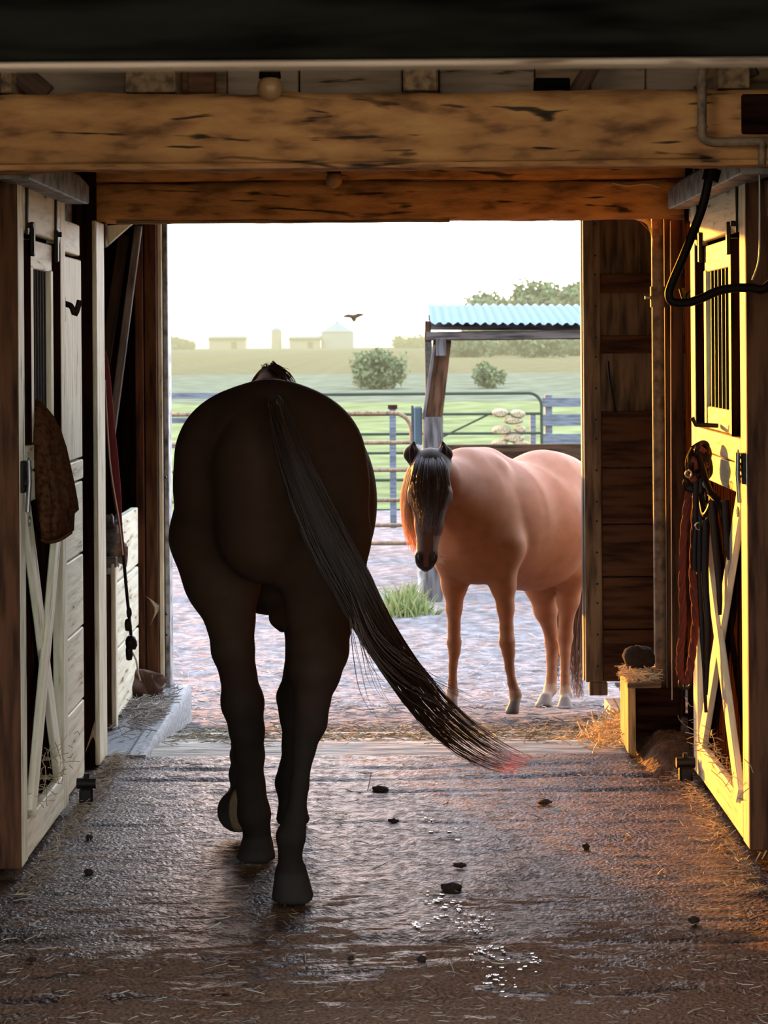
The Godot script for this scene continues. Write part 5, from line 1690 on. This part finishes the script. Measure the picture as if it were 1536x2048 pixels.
func far_away() -> void:
	var gcol := Color(0.075, 0.090, 0.048)
	var at := func(px: float, d: float) -> Vector3: return Vector3((px - CX) * d / FPX, G(d), -d)
	# bushes in the pasture
	tree("bush", "round hazy bush left of the shelter, in the pasture", at.call(757, 72.0), 2.15, 1.62, 3, gcol, 60, 0.10)
	tree("bush", "small hazy bush seen under the shelter roof", at.call(978, 72.0), 1.35, 1.05, 4, gcol, 24, 0.09)
	# tall trees behind the shelter roof
	var d := 240.0
	var k := d / FPX
	for q in [[975, 590, 80, 51, "leftmost tall tree above the shelter roof"], [1022, 596, 70, 52, "low rounded tree second from the left above the roof"], [1075, 568, 95, 53, "tallest hazy tree above the shelter roof"], [1122, 582, 80, 54, "rounded tree right of the tallest above the roof"], [1160, 576, 60, 55, "hazy tree next to the exterior door edge"], [1200, 585, 90, 56, "hazy tree partly hidden by the exterior door"]]:
		tree("tree", q[4], at.call(q[0], d + 16.0 * ((q[3] * 7) % 5)), q[2] * k * 1.7, (714 - q[1]) * k * 1.1, q[3], gcol, 110, 0.45, "tall trees beyond the shelter")
	for q in [[945, 676, 90, 61, "leftmost low tree under the shelter roof"], [1010, 668, 100, 62, "low tree under the middle of the shelter roof"], [1080, 668, 110, 63, "low tree under the roof right of the middle"], [1150, 670, 110, 64, "low tree under the roof by the exterior door"]]:
		tree("tree", q[4], at.call(q[0], 150.0 + 7.0 * ((q[3] * 2) % 5)), q[2] * 150 / FPX * 1.5, (724 - q[1]) * 150 / FPX, q[3], gcol, 40, 0.26, "low trees under the shelter roof")
	for q in [[820, 690, 60, 71, "low hazy tree left of the shelter on the skyline"], [345, 684, 40, 72, "hazy tree at the left jamb on the skyline"], [372, 692, 30, 73, "smaller hazy tree second from the left jamb"]]:
		tree("tree", q[4], at.call(q[0], 400.0), q[2] * 400 / FPX * 1.3, (708 - q[1]) * 400 / FPX, q[3], gcol, 30, 0.5, "hazy trees on the skyline")
	# farm buildings
	var D := 480.0
	var s := D / FPX
	var wall := mat(Color(0.34, 0.32, 0.28), 0.8)
	var metal := mat(Color(0.30, 0.33, 0.34), 0.9, 0.0)
	for q in [[420, 492, 678, "long low farm building left of the silo"], [580, 640, 680, "low farm building between the silo and the grain bin"]]:
		var w: float = (q[1] - q[0]) * s
		var h: float = (706 - q[2]) * s
		var b := thing("farm_building", q[3], "building", at.call((q[0] + q[1]) / 2.0, D))
		part(b, "walls", cbox(Vector3(w, h * 0.66, 7.0), 0.02), wall, Vector3(0, h * 0.33, 0))
		var r := MB.new()
		var r1 := PackedVector3Array()
		var r2 := PackedVector3Array()
		for e in [[h * 0.62, 3.9], [h, 0.0], [h * 0.62, -3.9]]:
			r1.append(Vector3(-w / 2 - 0.2, e[0], e[1]))
			r2.append(Vector3(w / 2 + 0.2, e[0], e[1]))
		r.loft([r1, r2])
		part(b, "roof", r.done(), metal)
		part(b, "barn_door", cbox(Vector3(1.2, h * 0.5, 0.1), 0.01), M.dark1, Vector3(w * 0.2, h * 0.25, 3.52))
	var si := thing("silo", "slim domed silo on the skyline left of the bin", "silo", at.call(553, D))
	var sm := MB.new()
	var r0 := 11.0 * s
	var H := (706 - 664) * s
	sm.tube([Vector3(0, 0, 0), Vector3(0, H * 0.8, 0)], [r0], 20)
	part(si, "shaft", sm.done(), wall)
	var dm := MB.new()
	dm.ball(Vector3(0, H * 0.8, 0), Vector3(r0, H * 0.22, r0), 20)
	part(si, "dome", dm.done(), metal)
	var bn := thing("grain_bin", "big round grain bin with a conical roof on the skyline", "grain bin", at.call(675, D))
	var bm := MB.new()
	var br := 33.0 * s
	var bh := (706 - 652) * s
	bm.tube([Vector3(0, 0, 0), Vector3(0, bh * 0.62, 0)], [br], 28)
	part(bn, "shaft", bm.done(), metal)
	var cm := MB.new()
	cm.tube([Vector3(0, bh * 0.6, 0), Vector3(0, bh * 0.95, 0), Vector3(0, bh * 1.02, 0)], [br * 1.04, br * 0.14, br * 0.1], 28)
	part(bn, "conical_roof", cm.done(), metal)
	# a bird in flight
	var bd := thing("bird", "small dark bird flying over the field", "bird", P(708, 636, 60.0))
	bd.scale = Vector3.ONE * 1.7
	bd.rotation_degrees = Vector3(62, 15, 0)
	var bb := MB.new()
	bb.tube([Vector3(-0.02, 0.05, 0.1), Vector3(0, 0.0, 0.03), Vector3(0.0, -0.08, -0.05), Vector3(0.03, -0.16, -0.1)], [0.012, 0.04, 0.035, 0.015], 8)
	part(bd, "body", bb.done(), M.dark1)
	for q in [[-1, Vector3(-0.20, 0.05, 0)], [1, Vector3(0.15, 0.11, 0)]]:
		var wgm := MB.new()
		var tip: Vector3 = q[1]
		wgm.loft([PackedVector3Array([Vector3(0, 0.04, 0.05), Vector3(0, 0.05, 0), Vector3(0, 0.01, -0.06)]), PackedVector3Array([tip * 0.5 + Vector3(0, 0.03, 0.03), tip * 0.5 + Vector3(0, 0.04, 0), tip * 0.5 + Vector3(0, 0.01, -0.06)]), PackedVector3Array([tip + Vector3(0, 0, 0.01), tip + Vector3(0, 0.006, 0), tip + Vector3(0, 0, -0.02)])])
		part(bd, "wing", wgm.done(), M.dark1)
	# morning mist over the fields
	var fog := FogVolume.new()
	fog.name = "mist"
	fog.shape = RenderingServer.FOG_VOLUME_SHAPE_BOX
	fog.size = Vector3(900, 5.4, 630)
	fog.position = Vector3(0, 1.5, -333)
	var fmat := FogMaterial.new()
	fmat.density = 0.0024
	fmat.albedo = Color(0.46, 0.47, 0.36)
	fog.material = fmat
	add_child(fog)
	tag(fog, "pale morning mist lying over the fields", "mist", "", "stuff")


# ------------------------------------------------------------------ straw, hay, clods and wet spots
func scatter(called: String, label: String, count: int, place: Callable, mesh: Mesh, m: Material, cols: Array) -> void:
	var mm := MultiMesh.new()
	mm.transform_format = MultiMesh.TRANSFORM_3D
	mm.use_colors = true
	mm.mesh = mesh
	mm.instance_count = count
	for k in count:
		mm.set_instance_transform(k, place.call(k))
		mm.set_instance_color(k, cols[0].lerp(cols[1], rng.randf()))
	var o := MultiMeshInstance3D.new()
	o.multimesh = mm
	o.material_override = m
	o.name = numbered(called)
	add_child(o, true)
	tag(o, label, "litter", "", "stuff")

func litter() -> void:
	var bit := MB.new()
	bit.tube([Vector3(-0.5, 0, 0), Vector3(-0.1, 0.03, 0.05), Vector3(0.5, 0, 0)], [0.035], 3, false)
	var stalk := bit.done(true)
	var sm := mat(Color(1, 1, 1), 0.85)
	sm.vertex_color_use_as_albedo = true
	var lay := func(x: float, y: float, d: float, l: float, tilt: float, flat: float) -> Transform3D:
		var b := Basis.from_euler(Vector3(rng.randf() * TAU, rng.randf_range(-1.0, 1.0) * flat, rng.randfn() * tilt))
		return Transform3D(b.scaled_local(Vector3(l, l * 0.8, l * 0.8)), Vector3(x, y, -d))
	scatter("chaff", "straw bits and chaff strewn over the aisle floor", 5200, func(_k: int) -> Transform3D:
		var x := rng.randf_range(-1.16, 1.09)
		return lay.call(x, 0.002, rng.randf_range(5.0, 8.45), rng.randf_range(0.008, 0.035) * (2.2 if rng.randf() < 0.05 else 1.0), 0.15, 1.5), stalk, sm, [Color(0.20, 0.16, 0.12), Color(0.66, 0.60, 0.50)])
	scatter("straw", "dusty straw gathered along the feet of the stall fronts", 1500, func(k: int) -> Transform3D:
		var s := -1.0 if k % 2 else 1.0
		var x := (-1.17 + absf(rng.randfn()) * 0.035) if s < 0 else (1.09 - absf(rng.randfn()) * 0.035)
		return lay.call(x, rng.randf() * 0.012, rng.randf_range(6.3, 8.5), rng.randf_range(0.02, 0.06), 0.4, 1.5), stalk, sm, [Color(0.22, 0.18, 0.13), Color(0.60, 0.50, 0.36)])
	scatter("hay", "trodden hay covering the foot of the ramp", 3000, func(_k: int) -> Transform3D:
		var x := rng.randf_range(-1.0, 1.0)
		var d := 9.32 + rng.randfn() * 0.20
		return lay.call(x, G(d) + 0.008 + rng.randf() * 0.012, d, rng.randf_range(0.02, 0.08), 0.2, 1.3), stalk, sm, [Color(0.16, 0.14, 0.09), Color(0.46, 0.42, 0.30)])
	scatter("hay", "golden hay heaped against the wooden box by the ramp", 900, func(_k: int) -> Transform3D:
		var q := absf(rng.randfn())
		var x := 0.97 - q * 0.09
		var d := 9.0 + rng.randfn() * 0.2
		return lay.call(x, G(d) + 0.01 + rng.randf() * maxf(0.01, 0.13 - q * 0.08), d, rng.randf_range(0.04, 0.13), 0.9, 1.3), stalk, sm, [Color(0.50, 0.38, 0.20), Color(0.85, 0.68, 0.40)])
	scatter("hay", "loose hay lying on top of the wooden box", 260, func(_k: int) -> Transform3D:
		return lay.call(rng.randf_range(0.90, 1.02), 0.302 + rng.randf() * 0.03, rng.randf_range(8.37, 8.64), rng.randf_range(0.03, 0.09), 0.5, 1.3), stalk, sm, [Color(0.50, 0.40, 0.24), Color(0.80, 0.66, 0.42)])
	scatter("debris", "dry stalks and dust littering the left concrete ledge", 1300, func(_k: int) -> Transform3D:
		var d := 9.5 + rng.randfn() * 0.28
		return lay.call(rng.randf_range(-1.42, -1.06), 0.006 + rng.randf() * 0.03, clampf(d, 8.55, 10.1), rng.randf_range(0.02, 0.09), 0.4, 1.5), stalk, sm, [Color(0.16, 0.13, 0.10), Color(0.46, 0.42, 0.37)])
	scatter("debris", "dry stalks littering the right ledge below the post", 900, func(_k: int) -> Transform3D:
		return lay.call(rng.randf_range(1.04, 1.4), 0.008 + rng.randf() * 0.03, rng.randf_range(8.3, 8.9), rng.randf_range(0.02, 0.08), 0.4, 1.5), stalk, sm, [Color(0.25, 0.20, 0.15), Color(0.62, 0.50, 0.38)])
	scatter("litter", "bits of straw and pebbles trampled into the yard", 3000, func(_k: int) -> Transform3D:
		var x := rng.randf_range(-2.0, 1.4)
		var d := rng.randf_range(9.7, 15.0)
		return lay.call(x, G(d) + 0.004, d, rng.randf_range(0.02, 0.09), 0.15, 1.4), stalk, sm, [Color(0.08, 0.06, 0.05), Color(0.28, 0.26, 0.24)])
	# wet spots that mirror the doorway
	var drop := MB.new()
	drop.ball(Vector3.ZERO, Vector3(1, 0.12, 1), 12)
	var wets := []
	for q in [[898, 1808, 26, 10], [905, 1835, 40, 12], [945, 1860, 22, 8], [955, 1842, 40, 14], [960, 1905, 40, 14], [975, 1900, 20, 8], [1060, 1930, 20, 10], [985, 1960, 26, 12], [860, 1800, 24, 14], [850, 1640, 22, 14], [905, 1660, 20, 14], [830, 1850, 20, 10], [1000, 1930, 60, 40]]:
		for k in int(q[2] / 3.0) + 3:
			wets.append([q[0] + rng.randfn() * q[2] * 0.55, q[1] + rng.randfn() * q[3] * 0.7])
	scatter("wet_spots", "glinting drops of water on the floor right of the horse", wets.size(), func(k: int) -> Transform3D:
		var w = wets[k]
		var dd: float = EYE * FPX / (w[1] - CY)
		var r := rng.randf_range(0.002, 0.009)
		return Transform3D(Basis.IDENTITY.scaled(Vector3(r, r, r * 1.3)), Vector3((w[0] - CX) * dd / FPX, 0.0015, -dd)), drop.done(true), M.water, [Color(1, 1, 1), Color(1, 1, 1)])
	# clods
	var clods := [[895, 1778, 20, 7, "largest dark clod on the floor beside the wet spots"], [912, 1733, 13, 4, "dark flat clod just above the largest one"], [1082, 1608, 15, 4, "dark clod lying beyond the tail tip"], [1165, 1700, 7, 6, "small dark clod alone on the floor at right"], [755, 1580, 16, 5, "dark tuft of stalks right of the front hooves"], [1380, 1848, 11, 6, "small dark clod near the golden door"], [835, 1920, 9, 5, "small clod left of the lowest wet spots"], [170, 1742, 9, 5, "small dark clod near the white door"], [172, 1672, 8, 4, "tiny dark clod beyond the one near the white door"], [693, 1918, 7, 4, "tiny dark clod on the floor below the right hind hoof"], [55, 1916, 10, 4, "dark clod in the lower left corner of the floor"], [780, 1644, 10, 4, "dark clod straight below the tail bend"]]
	for q in clods:
		var dd: float = EYE * FPX / (q[1] - CY)
		var g := MB.new()
		g.ball(Vector3.ZERO, Vector3(R(q[2], dd), R(q[3], dd) * 1.2, R(q[2], dd) * 0.8), 14, noise(FastNoiseLite.TYPE_SIMPLEX, 40.0, 3, int(q[0])), 0.5)
		top("clod", g.done(), M.clod, q[4], "clod", Vector3((q[0] - CX) * dd / FPX, R(q[3], dd) * 0.5, -dd), "dark clods on the aisle floor")
	var twigs := [[60, 1852, 78, 1842, "pale twig in the lower left of the floor"], [76, 1876, 82, 1866, "short pale twig below the lower left one"], [418, 1858, 442, 1846, "bent pale straw in front of the right hind hoof"], [735, 1585, 742, 1548, "thin stalk standing up beyond the front hooves"], [1511, 1724, 1521, 1706, "short sunlit stick at the foot of the golden door, left of two"], [1524, 1720, 1533, 1703, "short sunlit stick at the foot of the golden door, right of two"]]
	for q in twigs:
		var d1: float = EYE * FPX / (q[1] - CY)
		top("twig", rod([P(q[0], q[1] - 2, d1), P((q[0] + q[2]) / 2.0, (q[1] + q[3]) / 2.0 - 1, d1), P(q[2], q[3] - 2, d1)], 0.002, 5), M.cord, q[4], "twig", Vector3.ZERO, "twigs on the aisle floor")
